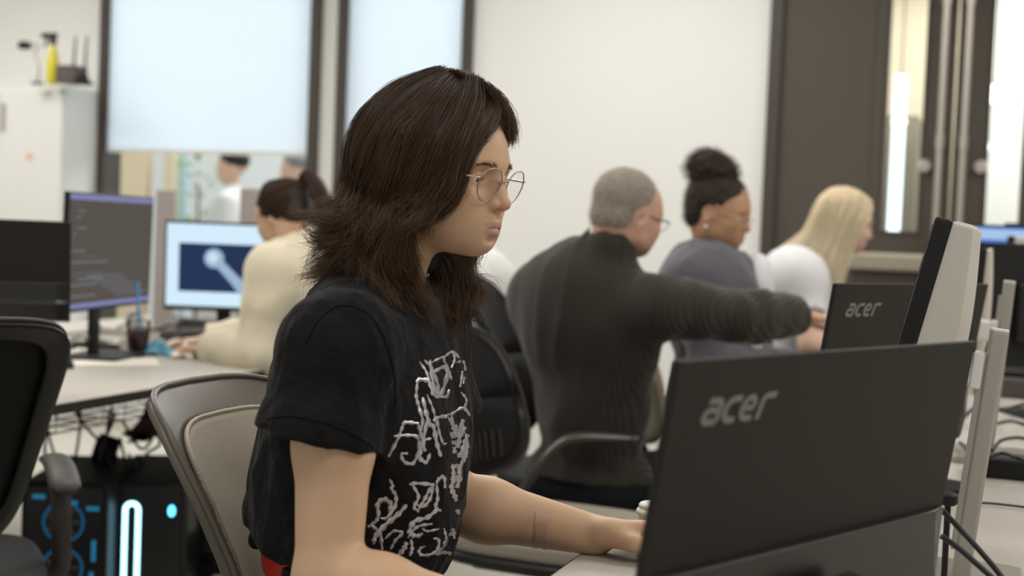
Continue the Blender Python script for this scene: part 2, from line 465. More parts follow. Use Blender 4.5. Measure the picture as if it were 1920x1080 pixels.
# dark wall with double doors
m_dwall = m_panel
rbox('wall_dark', -1.09, -1.03, VW - 0.03, VW + 0.12, 0, 3.0, m_dframe)
rbox('wall_dark', -1.03, -0.60, VW, VW + 0.12, 0, 3.0, m_panel)
rbox('trim_1', -0.6, 1.3, VW - 0.02, VW + 0.12, 2.6, 3.0, m_dframe)
def door(n, u0, u1, wu0, wu1, wz0, wz1, kx):
    d = MB()
    for (a, b, z0, z1) in ((u0, wu0, 0, 2.6), (wu1, u1, 0, 2.6), (wu0, wu1, 0, wz0), (wu0, wu1, wz1, 2.6)):
        d.box(((a + b) / 2, VW + 0.03, (z0 + z1) / 2), (b - a, 0.05, z1 - z0), m=RM)
    do = d.build('door_%d' % n, m_panel, kind='structure')
    MB().box(((wu0 + wu1) / 2, VW + 0.03, (wz0 + wz1) / 2), (wu1 - wu0, 0.008, wz1 - wz0), m=RM).build('door_glass', m_glass, do)
    f = MB()
    for (a, b, z0, z1) in ((wu0 - 0.012, wu0 + 0.004, wz0 - 0.012, wz1 + 0.012), (wu1 - 0.004, wu1 + 0.012, wz0 - 0.012, wz1 + 0.012), (wu0, wu1, wz0 - 0.012, wz0 + 0.004), (wu0, wu1, wz1 - 0.004, wz1 + 0.012)):
        f.box(((a + b) / 2, VW + 0.03, (z0 + z1) / 2), (b - a, 0.062, z1 - z0), m=RM)
    f.build('glazing_bead', m_dframe, do)
    h = MB(); p0 = RM @ Vector((kx, VW - 0.075, 0.35)); p1 = RM @ Vector((kx, VW - 0.075, 2.45))
    h.tube([p0, p1], 0.0165, 16)
    for z in (0.6, 1.22, 1.68, 2.33):
        h.tube([RM @ Vector((kx, VW - 0.075, z)), RM @ Vector((kx, VW + 0.006, z))], 0.010, 10)
        h.tube([RM @ Vector((kx, VW - 0.075, z - 0.03)), RM @ Vector((kx, VW - 0.075, z + 0.03))], 0.021, 14)
    h.build('pull_handle', m_steel, do, smooth=False)
    c = MB(); ck = kx + (0.08 if n == 2 else -0.065)
    c.tube([RM @ Vector((ck, VW + 0.004, 1.57)), RM @ Vector((ck, VW - 0.03, 1.57))], 0.03, 20)
    c.build('lock_cylinder', m_steel, do, bevel=0.004)
door(1, -0.60, -0.235, -0.535, -0.365, 1.26, 2.5, -0.283)
door(2, -0.225, 0.62, -0.075, 0.075, 0.95, 2.5, -0.18)
rbox('wall_dark', 0.62, 1.3, VW, VW + 0.12, 0, 2.6, m_panel)
# corridor beyond the doors
m_corr = mat('corridor_wall', srgb(214, 205, 186), 0.8)
rbox('wall_corridor', -1.4, 2.4, 9.0, 9.1, 0, 3.0, m_corr)
rbox('wall_corridor', -1.4, -1.3, VW + 0.2, 9.0, 0, 3.0, m_corr)
rbox('ceiling_corridor', -1.4, 2.4, VW + 0.2, 9.1, 3.0, 3.05, m_ceil)
rbox('wall_corridor', -1.3, -0.50, 8.4, 8.9, 0.0, 1.98, mat('grey_cladding', srgb(126, 120, 108), 0.6))
area('corridor_lamp', R(0.2, 7.8, 2.95), (0, 0, RY), 2.2, 1.6, 75, (1.0, 0.97, 0.9))
def rthing_box(name, label, cat, u0, u1, v0, v1, z0, z1, mt, bevel=0.01, group=None):
    o = MB().box((0, 0, (z1 - z0) / 2), (u1 - u0, v1 - v0, z1 - z0)).build(name, mt, bevel=bevel)
    o.location = R((u0 + u1) / 2, (v0 + v1) / 2, z0); o.rotation_euler.z = RY
    return tag(o, label, cat, group)
e_lamp = emit('lamp_glow', (1.0, 0.98, 0.92), 6.0)
e_cool = emit('tube_glow', (0.80, 0.95, 1.0), 2.2)
e_warm = emit('screen_glow_warm', (1.0, 0.92, 0.55), 1.6)
# lit display strip and lamp beyond the left door pane
t = thing('light_column', 'tall cool white light column with a warm yellow foot, seen through the left door pane', 'light column', R(-0.575, 7.9, 0), RY)
MB().cyl((0, 0, 1.2), 0.035, 0.96, 16).build('tube', e_cool, t); MB().cyl((0, 0, 1.04), 0.035, 0.16, 16).build('foot_glow', e_warm, t)
MB().cyl((0, 0, 0), 0.05, 1.04, 16).build('post', m_dframe, t)
for (uu, vv, zz, r_, lb) in ((-0.60, 8.25, 1.93, 0.04, 'small round lamp glowing at the top of the light column behind the left door pane'),
                             (-0.075, 8.3, 2.10, 0.055, 'upper round lamp glowing behind the right door pane'),
                             (-0.13, 8.4, 1.80, 0.045, 'lower round lamp glowing behind the right door pane')):
    o = MB().lathe([(0.001, -r_)] + [(r_ * math.cos(a), r_ * math.sin(a)) for a in [math.radians(x) for x in range(-75, 90, 15)]] + [(0.001, r_)], 20).build('globe_lamp', e_lamp, smooth=True)
    o.location = R(uu, vv, zz); tag(o, lb, 'lamp')
    MB().tube([(0, 0, r_), (0, 0, 3.0 - zz)], 0.004, 6).build('cord', m_cable, o)
rthing_box('wall_poster', 'pale framed notice board on the corridor wall behind the right door pane', 'notice board', -0.3, 0.25, 8.95, 8.99, 1.3, 2.9, mat('poster_white', srgb(236, 238, 238), 0.6), 0.004)

# ------------------------------------------------------------------ white cabinet by the left wall, things on it
m_cab = mat('cabinet_white', srgb(222, 222, 218), 0.5, var=(5, 0.015))
cb = thing('storage_cabinet', 'tall white storage cabinet against the wall at the far left', 'cabinet', R(-5.40, 6.335, 0), RY)
MB().box((0, 0, 0.95), (0.90, 0.32, 1.90)).build('body', m_cab, cb, bevel=0.006)
for s, xx in ((-1, -0.225), (1, 0.225)):
    dd = MB().box((xx, -0.169, 0.97), (0.44, 0.018, 1.80)).build('door', m_cab, cb, bevel=0.003)
    MB().box((xx - s * 0.18, -0.186, 1.72), (0.014, 0.02, 0.16)).build('handle', m_silver, dd, bevel=0.003)
MB().box((0.23, -0.1795, 1.50), (0.045, 0.001, 0.035)).build('sticker', mat('pale_red_label', srgb(226, 175, 160), 0.6), cb)
cab_z = 1.90
# yellow spray bottle
sp = thing('spray_bottle', 'yellow spray bottle with a black trigger on top of the white cabinet', 'spray bottle', W(98, 152, 7.42), RY); sp.location.z = cab_z
m_yel = mat('yellow_plastic', srgb(214, 200, 60), 0.4)
MB().lathe([(0.030, 0), (0.034, 0.01), (0.034, 0.13), (0.026, 0.17), (0.014, 0.20), (0.013, 0.215)], 24).build('bottle', m_yel, sp, smooth=True)
MB().box((0, 0, 0.245), (0.03, 0.024, 0.06)).box((-0.028, 0, 0.268), (0.10, 0.022, 0.028)).box((-0.045, 0, 0.235), (0.012, 0.012, 0.06), rot=(0, 0.4, 0)).build('trigger_head', m_black, sp, bevel=0.004)
# router with antennas
rt = thing('wifi_router', 'dark router with upright antennas on top of the white cabinet', 'router', W(135, 152, 7.38), RY); rt.location.z = cab_z
m_dkgrey = mat('dark_grey_plastic', srgb(84, 76, 74), 0.5)
MB().box((0, 0, 0.05), (0.12, 0.12, 0.10)).build('housing', m_dkgrey, rt, bevel=0.008)
for x_, y_ in ((-0.03, 0.05), (0.045, 0.05)):
    MB().tube([(x_, y_, 0.06), (x_, y_, 0.12), (x_, y_ + 0.01, 0.27)], [0.008, 0.007, 0.005], 10).build('antenna', m_black, rt)
MB().prism([(0.05, -0.04), (0.14, -0.04), (0.07, -0.04 + 0.001), (0.05, -0.02)], 0, 0.001).build('base_plate', m_black, rt)
bs = MB().cyl((0, 0, 0), 0.05, 0.012, 20).cyl((0, 0, 0.012), 0.035, 0.05, 16, r2=0.012).build('cone_ornament', m_black)
bs.location = W(158, 152, 7.36); bs.location.z = cab_z; tag(bs, 'small dark cone-shaped object at the right end of the white cabinet top', 'ornament')
# camera on thin arm
cmx = thing('web_camera', 'small black camera on a bent grey arm on top of the white cabinet', 'camera', W(70, 152, 7.45), RY); cmx.location.z = cab_z
MB().cyl((0, 0, 0), 0.035, 0.01, 20).build('base', m_black, cmx)
MB().tube(catmull([(0, 0, 0), (0.01, 0, 0.09), (-0.02, 0, 0.17), (0.0, 0, 0.215), (-0.06, 0, 0.225)], 18), 0.006, 8).build('arm', m_silver, cmx)
MB().box((-0.09, 0, 0.215), (0.06, 0.05, 0.042)).cyl((-0.12, 0, 0.2), 0.018, 0.02, 14).build('head', m_black, cmx, bevel=0.008)

# low cabinet / printer under the doors at the right
t = thing('low_cabinet', 'low dark cabinet with a beige top in front of the dark doors', 'cabinet', R(-0.30, 5.95, 0), RY)
MB().box((0.25, 0, 0.545), (1.05, 0.55, 1.09)).build('body', m_panel, t, bevel=0.006)
MB().box((0.25, -0.01, 1.125), (1.12, 0.6, 0.07)).build('top', mat('beige_top', srgb(160, 150, 132), 0.6), t, bevel=0.012)
MB().box((0.0, -0.283, 0.99), (0.22, 0.006, 0.055)).build('label_plate', mat('beige_label', srgb(150, 142, 128), 0.6), t)

# ================================================================== DESKS
def desk(label, u0, u1, v0, v1, legs, z=0.74, th=0.028, group=None):
    t = thing('desk', label, 'desk', R((u0 + u1) / 2, (v0 + v1) / 2, 0), RY, group or 'light grey laminate desks')
    w, l = u1 - u0, v1 - v0
    top = MB().box((0, 0, z - th / 2), (w, l, th)).build('desktop', m_desk, t, bevel=0.003)
    e = MB()
    for (x, y, a, b) in ((-w / 2 - 0.001, 0, 0.003, l), (w / 2 + 0.001, 0, 0.003, l), (0, -l / 2 - 0.001, w, 0.003), (0, l / 2 + 0.001, w, 0.003)):
        e.box((x, y, z - th / 2 - 0.001), (a, b, th - 0.003))
    e.build('edge_band', m_deskedge, t)
    MB().box((0, 0, z - th - 0.03), (w * 0.6, l - 0.2, 0.05)).build('under_frame', m_black, t, bevel=0.004)
    for (x, y) in legs:
        MB().box((x, y, (z - th) / 2 + 0.012), (0.06, 0.04, z - th - 0.024)).box((x, y, 0.012), (0.5 if w > 0.6 else 0.4, 0.06, 0.024)).build('leg', m_black, t, bevel=0.004)
    return t
desk('light grey laminate desk carrying the monitor nearest the viewer', -0.541, 0.19, -0.05, 1.845, ((0, -0.7), (0, 0.7)))
desk('light grey laminate desk behind the end of the nearest desk, under the second monitor', -0.40, 0.19, 1.852, 4.9, ((0, -1.2), (0, 0), (0, 1.2)))
desk('long light grey desk at the far right, strewn with black cables', 0.197, 1.9, 0.0, 4.9, ((0, -2.0), (0, 0), (0, 2.0)))
desk('light grey desk at the left with the iced drink and two lit screens', -3.62, -2.10, 1.5, 4.9, ((-0.2, -1.5), (-0.2, 0.25), (-0.2, 1.5)))

# ================================================================== MONITORS
m_mback = mat('monitor_back_black', srgb(32, 29, 23), 0.6, spec=0.35, bump=(900, 0.25, 0.0006))
m_mgloss = mat('monitor_back_gloss', srgb(30, 28, 24), 0.3, spec=0.5)
m_logo = mat('logo_grey', srgb(118, 115, 108), 0.5, metal=0.2)
m_bezel = mat('bezel_black', srgb(20, 20, 20), 0.4)
def arc(cx, cy, rx, ry, a0, a1, n=12):
    return [(cx + rx * math.cos(math.radians(a0 + (a1 - a0) * i / n)), cy + ry * math.sin(math.radians(a0 + (a1 - a0) * i / n))) for i in range(n + 1)]
def logo_mesh(width):
    """the four letters a c e r, rounded italic strokes"""
    m = MB(); w = 0.24; sh = 0.28
    Mx = Matrix(((1, sh, 0, 0), (0, 1, 0, 0), (0, 0, 1, 0), (0, 0, 0, 1)))
    # a
    m.stroke([(0.12, 0.9), (0.55, 0.9)] + arc(0.6, 0.68, 0.22, 0.22, 90, 0, 6) + [(0.82, 0.1)], w, Mx)
    m.stroke([(0.82, 0.55), (0.35, 0.55)] + arc(0.32, 0.33, 0.22, 0.22, 90, 270, 10) + [(0.82, 0.11)], w, Mx)
    # c
    m.stroke([(1.86, 0.9), (1.5, 0.9)] + arc(1.5, 0.5, 0.36, 0.40, 90, 270, 14) + [(1.80, 0.1)], w, Mx)
    # e
    m.stroke([(2.12, 0.5), (2.66, 0.5)] + arc(2.42, 0.62, 0.26, 0.28, -20, 90, 8) + arc(2.42, 0.5, 0.36, 0.40, 90, 270, 14) + [(2.76, 0.1)], w * 0.95, Mx)
    # r
    m.stroke([(3.12, 0.0), (3.12, 0.62)] + arc(3.36, 0.66, 0.24, 0.25, 180, 90, 7) + [(3.82, 0.91)], w, Mx)
    k = width / 4.0
    for i, v in enumerate(m.v): m.v[i] = Vector((v.x * k, v.y * k * 0.88, v.z))
    return m
def acer_monitor(label, P0, P1, ztop, tilt, group=None, screen=None, logo=True, W_=0.54, H_=0.322):
    """P0, P1: top corners seen from behind (left, right). Local frame: x along the top, y out of the back, z up"""
    a = math.atan2(P1.y - P0.y, P1.x - P0.x)
    mid = (Vector(P0) + Vector(P1)) / 2
    t = thing('monitor', label, 'monitor', (0, 0, 0), 0, group or 'black desk monitors')
    # pivot at centre of panel
    Rz = Matrix.Rotation(a, 4, 'Z') @ Matrix.Rotation(tilt, 4, 'X')      # tilt leans the top towards the back (-y)
    ctr = Vector((mid.x, mid.y, ztop)) - (Rz @ Vector((0, 0, H_ / 2)))
    t.matrix_world = Matrix.Translation(ctr) @ Rz
    hw, hh = W_ / 2, H_ / 2
    MB().box((0, 0.0025, 0), (W_, 0.007, H_)).build('panel', m_mback, t, bevel=0.0018)
    MB().box((0, 0.0075, 0), (W_ - 0.004, 0.003, H_ - 0.004)).build('bezel', m_bezel, t, bevel=0.001)
    so = MB().box((0, 0.0094, 0.006), (W_ - 0.018, 0.0012, H_ - 0.028)).build('screen', screen or m_blackg, t)
    # lower housing with slanted shoulder
    zs = -hh + H_ * 0.40
    prof = [(-0.0005, zs), (-0.009, zs - 0.001), (-0.016, zs - 0.045), (-0.024, -hh + 0.05), (-0.020, -hh + 0.006), (-0.001, -hh + 0.002)]
    m = MB(); n = len(prof)
    xs = [-hw + 0.004, -hw + 0.03, 0, hw - 0.03, hw - 0.004]; sc_ = [0.5, 1, 1.12, 1, 0.5]
    vs = [(x, y * s_, z) for x, s_ in zip(xs, sc_) for (y, z) in prof]
    fs = [(i * n + j, i * n + (j + 1) % n, (i + 1) * n + (j + 1) % n, (i + 1) * n + j) for i in range(4) for j in range(n)] + [tuple(range(n)), tuple(4 * n + j for j in range(n))]
    m.add(vs, fs).build('lower_housing', m_mgloss, t, bevel=0.004, seg=3)
    if logo:
        lw = W_ * 0.205
        lm = logo_mesh(lw)
        # seen from behind (-y): text x runs along +x
        Mx = Matrix(((1, 0, 0, -hw + 0.042), (0, 0, -1, -0.0012), (0, 1, 0, hh - 0.060), (0, 0, 0, 1)))
        lm.v = [Mx @ v for v in lm.v]
        lm.build('logo', m_logo, t)
    # stand
    nk = MB(); nk.box((0, -0.045, -hh + 0.03), (0.06, 0.03, 0.14)); nk.build('stand_neck', m_bezel, t, bevel=0.004)
    inv = (Matrix.Translation(ctr) @ Rz).inverted()
    base = Matrix.Translation(Vector((mid.x, mid.y, 0.741))) @ Matrix.Rotation(a, 4, 'Z')
    bz = ctr.z - hh
    b = MB().prism(rrect(0.24, 0.18, 0.02), 0, 0.008, m=inv @ base)
    b.box((0, -0.045 + 0.0, (bz + 0.04 - 0.741) / 2), (0.045, 0.022, bz + 0.04 - 0.741), m=inv @ base)
    b.build('stand_base', m_bezel, t)
    return t
m1 = acer_monitor('black monitor nearest the viewer, seen from behind with a blurred logo', W(1270, 675, 1.115), W(1832, 640, 1.50), 1.095, math.radians(9))
m2 = acer_monitor('black monitor with a sharp grey logo, behind the white-backed monitor', W(1562, 533, 2.32), W(1858, 528, 2.70), 1.128, math.radians(9))
# ---- left desk screens
e_dark = emit('screen_dark', srgb(84, 79, 73), 1.0)
e_bar = emit('screen_bar', srgb(125, 128, 172), 1.0)
e_line = emit('screen_line', srgb(128, 132, 148), 0.9)
e_line2 = emit('screen_line_green', srgb(100, 112, 104), 0.9)
e_white = emit('screen_white', srgb(205, 228, 244), 1.0)
e_navy = emit('screen_navy', srgb(38, 52, 84), 1.0)
e_bone = emit('screen_bone', srgb(150, 176, 200), 1.0)
e_bone2 = emit('screen_bone_bright', srgb(196, 216, 232), 1.0)
def plain_monitor(label, ctr, yaw, W_, H_, tilt, scr, base_z=0.741, group=None, back=m_black, name='monitor', stand=True):
    """local: screen looks along -y"""
    t = thing(name, label, 'monitor', (0, 0, 0), 0, group or 'black desk monitors')
    M_ = Matrix.Translation(ctr) @ Matrix.Rotation(yaw, 4, 'Z') @ Matrix.Rotation(tilt, 4, 'X')
    t.matrix_world = M_
    MB().box((0, 0.008, 0), (W_, 0.016, H_)).build('panel', back, t, bevel=0.003)
    MB().box((0, 0.03, -0.02), (W_ * 0.5, 0.03, H_ * 0.5)).build('rear_housing', back, t, bevel=0.01)
    s = MB().box((0, -0.001, 0.004), (W_ - 0.016, 0.001, H_ - 0.026)).build('screen', scr, t)
    if stand:
        inv = M_.inverted() @ Matrix.Translation(Vector((ctr[0], ctr[1], base_z))) @ Matrix.Rotation(yaw, 4, 'Z')
        hz = ctr[2] - base_z
        MB().box((0, 0.055, hz / 2), (0.05, 0.02, hz), m=inv).build('stand_neck', m_black if back is m_black else m_silver, t, bevel=0.003)
        MB().prism(rrect(0.25, 0.19, 0.02), 0, 0.012, m=inv @ Matrix.Translation((0, 0.02, 0))).build('stand_base', m_black if back is m_black else m_silver, t)
    return t, s
def flat(s, mt, name, cx, cz, w, h, y=-0.0022):
    return MB().box((cx, y, cz), (w, 0.0006, h)).build(name, mt, s)
pa, pb = W(128, 358, 3.9), W(287, 362, 4.52)
yaw2 = math.atan2(pb.y - pa.y, pb.x - pa.x)
c2 = (pa + pb) / 2; c2.z = pa.z - 0.18
t, s = plain_monitor('black monitor showing dark code with a lilac bar, standing beyond the iced drink', c2, yaw2, 0.63, 0.36, 0.02, e_dark)
flat(s, e_bar, 'title_bar', 0, 0.165, 0.612, 0.016); flat(s, e_bar, 'task_bar', 0, -0.162, 0.612, 0.014)
random.seed(3)
ln = MB(); ln2 = MB()
for i in range(17):
    z = 0.14 - i * 0.017; w = random.uniform(0.03, 0.2)
    if i % 4 == 3: continue
    (ln2 if i % 3 == 0 else ln).box((-0.29 + w / 2 + (0.08 if i > 8 else 0.0) * (i % 2), -0.0022, z), (w * (0.4 if i < 8 else 1.6), 0.0006, 0.0032))
for i in range(5): ln.box((-0.05 + 0.05 * i, -0.0022, -0.075 - 0.015 * i), (0.25, 0.0006, 0.003))
ln.build('code_lines', e_line, s); ln2.build('code_lines', e_line2, s)
c3 = W(404, 500, 4.85)
t, s = plain_monitor('bright monitor with a dark blue picture, facing the person in cream', c3 + Vector((0.025, 0, 0)), 0.03, 0.42, 0.325, 0.02, e_white)
flat(s, e_navy, 'picture', 0.0 - 0.012, -0.005, 0.29, 0.176)
bn = MB()
bn.stroke([(-0.03, 0.03), (0.005, -0.004), (0.045, -0.045), (0.085, -0.085)], [0.03, 0.034, 0.036, 0.05], Matrix(((1, 0, 0, 0), (0, 0, -1, -0.0032), (0, 1, 0, 0), (0, 0, 0, 1))))
bn.build('rod_shape', e_bone, s)
MB().tube([(-0.03, -0.0028, 0.03), (-0.03, -0.0036, 0.03)], 0.036, 28).build('rod_head', e_bone, s)
MB().tube([(-0.034, -0.0037, 0.033), (-0.034, -0.004, 0.033)], 0.02, 24).build('rod_highlight', e_bone2, s)
# M1 : black monitor seen from the back at far left
p0 = W(-215, 410, 3.36); p1 = W(127, 416, 3.42)
acer_monitor('black monitor seen from behind at the left edge of the photo', p0, p1, p1.z, math.radians(4), logo=False, W_=0.40 if False else 0.46, H_=0.26)

# ---- grey privacy panels at the far end of the left desk
m_felt = mat('felt_grey', srgb(166, 158, 154), 0.9, var=(30, 0.04))
def panel(label, px0, px1, d, zt, zb=0.745, th=0.02):
    a = W(px0, 500, d); b = W(px1, 500, d); c = (a + b) / 2
    o = MB().box((0, 0, (zt - zb) / 2), ((b - a).length, th, zt - zb)).build('desk_screen', m_felt, bevel=0.004)
    o.location = (c.x, c.y, zb); o.rotation_euler.z = 0.0
    return tag(o, label, 'desk divider', 'felt desk dividers')
panel('grey felt desk divider standing between the two lit screens', 290, 326, 5.25, 1.30)
panel('grey felt desk divider rising behind the head of the person in the cream sweater', 447, 520, 5.3, 1.32)

# ---- things on the left desk
DZ = 0.741
def at_desk(px, py): p = Zp(px, py, 0.745); p.z = DZ; return p
dr = thing('iced_drink', 'iced coffee in a clear cup with a blue straw on the left desk', 'drink', at_desk(258, 662))
MB().lathe([(0.026, 0.002), (0.029, 0.004), (0.035, 0.075), (0.0345, 0.076)], 28).build('coffee', mat('iced_coffee', srgb(58, 30, 20), 0.15, coat=0.5), dr, smooth=True)
cupg = mat('clear_cup', (0.95, 0.96, 0.97), 0.05, trans=1.0, ior=1.1)
MB().lathe([(0.028, 0.0), (0.031, 0.002), (0.041, 0.115), (0.0395, 0.115), (0.0298, 0.004), (0.0, 0.0035)], 28).build('cup', cupg, dr, smooth=True)
MB().lathe([(0.042, 0.112), (0.043, 0.12), (0.035, 0.137), (0.02, 0.14), (0.001, 0.14)], 28).build('cup_lid', cupg, dr, smooth=True)
MB().tube([(0.004, 0, 0.02), (-0.006, 0, 0.24)], 0.0055, 12).build('straw', mat('blue_straw', srgb(96, 152, 196), 0.35), dr)
def cloth(name, label, cat, c, rx, ry, h, mt, seed, n=26):
    P = []
    rnd = np.random.RandomState(seed)
    ph = rnd.rand(6) * 6.28
    vs = []; fs = []
    for i in range(n):
        for j in range(n):
            x = i / (n - 1) * 2 - 1; y = j / (n - 1) * 2 - 1
            r_ = math.hypot(x, y); a = math.atan2(y, x)
            k = 1 + 0.18 * math.sin(3 * a + ph[0]) + 0.1 * math.sin(5 * a + ph[1])
            zz = h * max(0, 1 - r_ / 1.25) * (0.6 + 0.5 * math.sin(4 * x + ph[2]) * math.cos(5 * y + ph[3]) + 0.25 * math.sin(9 * x * y + ph[4])) + 0.003
            vs.append((x * rx * k, y * ry * k, max(zz, 0.002)))
    fs = [(i * n + j, i * n + j + 1, (i + 1) * n + j + 1, (i + 1) * n + j) for i in range(n - 1) for j in range(n - 1)]
    o = MB().add(vs, fs).build(name, mt, smooth=True, solid=0.003)
    o.location = c
    return tag(o, label, cat)
cloth('blue_cloth', 'crumpled blue cloth beside the iced drink on the left desk', 'cloth', at_desk(297, 662), 0.055, 0.06, 0.055, mat('blue_cloth', srgb(92, 146, 172), 0.8), 1)
cloth('paper_napkin', 'crumpled white napkin next to the hand of the person in cream', 'napkin', at_desk(345, 668), 0.04, 0.045, 0.05, mat('napkin_white', srgb(222, 214, 198), 0.8), 5)
def sheet_(label, px, py, w, l, rz):
    o = MB().box((0, 0, 0.002), (w, l, 0.004)).build('paper_sheet', mat('paper', srgb(224, 218, 206), 0.7)); o.location = at_desk(px, py); o.rotation_euler.z = rz
    return tag(o, label, 'paper')
sheet_('white paper sheet on the left desk in front of the iced drink', 215, 678, 0.26, 0.22, 0.3)
sheet_('folded white paper leaning flat under the far left monitor', 60, 655, 0.34, 0.16, 0.1)
ms = thing('computer_mouse', 'black mouse on the left desk beside the dark chair', 'mouse', at_desk(103, 688), 0.5)
def mouse_mesh(L=0.11, w_=0.062, h=0.038):
    vs = []; n = 18; k = 9
    for i in range(k + 1):
        e = i / k * math.pi / 2
        for j in range(n):
            a = 2 * math.pi * j / n
            vs.append((math.cos(a) * L / 2 * math.cos(e) ** 0.6, math.sin(a) * w_ / 2 * math.cos(e) ** 0.6 * (1 - 0.12 * math.cos(a)), h * math.sin(e) + 0.001))
    fs = [(i * n + j, i * n + (j + 1) % n, (i + 1) * n + (j + 1) % n, (i + 1) * n + j) for i in range(k) for j in range(n)] + [tuple(range(n))[::-1]]
    return MB().add(vs, fs)
mouse_mesh().build('shell', m_black, ms, smooth=True)
MB().tube([(0.03, 0.006, 0.031), (0.03, -0.006, 0.031)], 0.008, 14).build('scroll_wheel', m_dkgrey, ms)
def keyboard(label, c, rz, mt=m_black, L=0.43, w_=0.13):
    k = thing('keyboard', label, 'keyboard', c, rz)
    MB().box((0, 0, 0.008), (L, w_, 0.016)).build('case', mt, k, bevel=0.004)
    kk = MB()
    for i in range(5):
        for j in range(20): kk.box((-L / 2 + 0.02 + j * (L - 0.04) / 19, -w_ / 2 + 0.018 + i * (w_ - 0.036) / 4, 0.019), (0.0165, 0.0165, 0.008), taper=0.85)
    kk.build('keys', m_dkgrey, k, kind='stuff')
    return k
keyboard('black keyboard between the drink and the bright monitor', at_desk(345, 628), RY + 1.3)
mg = thing('coffee_mug', 'small white mug against the divider behind the iced drink', 'mug', at_desk(303, 612))
MB().lathe([(0.028, 0), (0.034, 0.004), (0.036, 0.09), (0.033, 0.09), (0.031, 0.008), (0.001, 0.006)], 24).build('body', m_white, mg, smooth=True)
MB().tube(catmull([(0.034, 0, 0.075), (0.06, 0, 0.07), (0.06, 0, 0.03), (0.034, 0, 0.02)], 14), 0.004, 8).build('handle', m_white, mg)
rn = random.Random(11)
def cable(name, pts, r=0.0035, mt=m_cable, n=40, label=None, group=None):
    o = MB().tube(catmull(pts, n), r, 8).build(name, mt, smooth=True)
    group = group or ('cables hanging under the left desk' if name == 'hanging_cable' else 'cables on the left desk' if 'left desk' in (label or '') or 'monitor' in (label or '') and 'far right' not in label and 'pole' not in label else 'cables on the far right desk')
    return tag(o, label, 'cable', group)
def desk_cable(label, pxs, r=0.0035, mt=m_cable, group=None, z=0.746):
    return cable('cable', [Zp(a, b, z + (0.0 if not c else c)) for a, b, c in pxs], r, mt, 50, label, group)
g = 'cables tangled on the left desk'
desk_cable('black cable looping from the dark code monitor over the left desk', [(108, 648, 0), (130, 655, 0.03), (160, 640, 0.06), (178, 622, 0.05), (190, 612, 0.02)], 0.004)
desk_cable('black cable bowing across the desk below the dark code monitor', [(120, 640, 0.0), (150, 632, 0.03), (200, 640, 0.02), (235, 632, 0.0)], 0.004)
desk_cable('dark cable crossing the left desk behind the iced drink', [(220, 615, 0), (250, 606, 0.03), (290, 618, 0.02), (320, 610, 0.04), (350, 622, 0)], 0.005)
desk_cable('dark cable coiled in front of the bright monitor', [(300, 645, 0), (330, 632, 0.02), (360, 645, 0.03), (400, 630, 0.02), (420, 612, 0.0)], 0.005)
desk_cable('dark cable running along the back of the left desk to the bright monitor', [(290, 600, 0.03), (330, 595, 0.02), (370, 602, 0.04), (430, 606, 0.0)], 0.005)
t = thing('docking_station', 'dark docking station among the cables in front of the bright monitor', 'docking station', at_desk(352, 612), 0.2)
MB().box((0, 0, 0.02), (0.22, 0.08, 0.035)).build('housing', m_dkgrey, t, bevel=0.006)
MB().box((0.02, -0.0405, 0.02), (0.1, 0.001, 0.008)).build('port_strip', m_black, t)
t = thing('monitor_riser', 'beige document tray beneath the dark code monitor', 'tray', at_desk(195, 645), RY)
MB().box((0, 0, 0.02), (0.3, 0.22, 0.006)).box((0, 0.108, 0.035), (0.3, 0.005, 0.03)).box((-0.148, 0, 0.02), (0.005, 0.22, 0.036)).box((0.148, 0, 0.02), (0.005, 0.22, 0.036)).build('tray_body', m_desk, t, bevel=0.001)

# ================================================================== WHITE-BACKED MONITORS AND POLES
m_wback = mat('white_back_shell', srgb(190, 185, 175), 0.5, spec=0.4, var=(6, 0.015))
def white_monitor(label, P, yaw, tilt, W_, H_, dep, group=None, armz=None):
    """P = centre of the front panel; local: screen looks along -x, width along y"""
    t = thing('white_backed_monitor', label, 'monitor', (0, 0, 0), 0, 'white-backed monitors in a row')
    M_ = Matrix.Translation(P) @ Matrix.Rotation(yaw, 4, 'Z') @ Matrix.Rotation(tilt, 4, 'Y')
    t.matrix_world = M_
    MB().box((0, 0, 0), (0.024, W_, H_)).build('panel', m_black, t, bevel=0.004)
    MB().box((-0.0125, 0, 0.004), (0.001, W_ - 0.02, H_ - 0.03)).build('screen', m_blackg, t)
    # curved back shell: bulge strongest in the lower middle
    prof = []
    nz = 14
    for i in range(nz + 1):
        f = i / nz; z = H_ / 2 - f * H_
        b = dep * (0.50 + 0.55 * math.sin(min(1, f * 1.25 + 0.05) * math.pi * 0.6)) * (1 - 0.0 * f)
        if f > 0.75: b *= 1 - ((f - 0.75) / 0.25) ** 2 * 0.45
        prof.append((b, z))
    ny = 9; rows = []
    for j in range(ny + 1):
        y = -W_ / 2 + 0.003 + (W_ - 0.006) * j / ny; q = abs(2 * j / ny - 1)
        e = 1 - 0.22 * q ** 4
        rows.append([(0.012, y, H_ / 2 - 0.001)] + [(0.012 + b * e, y, z * 0.995) for b, z in prof] + [(0.012, y, -H_ / 2 + 0.001)])
    m = MB().grid([[Vector(p) for p in r_] for r_ in rows]); k = len(rows[0])
    m.f.append(tuple(range(k))[::-1]); m.f.append(tuple(ny * k + i for i in range(k)))
    m.build('back_shell', m_wback, t, bevel=0.006, seg=3)
    MB().prism([(0.014 + (dep * 0.45 + 0.0) * math.cos(a) , 0.36 * W_ * math.sin(a)) for a in [math.radians(x) for x in range(-90, 91, 12)]], H_ / 2 - 0.002, H_ / 2 + 0.0015).build('vent_cap', m_white, t)
    return t
d_ = V
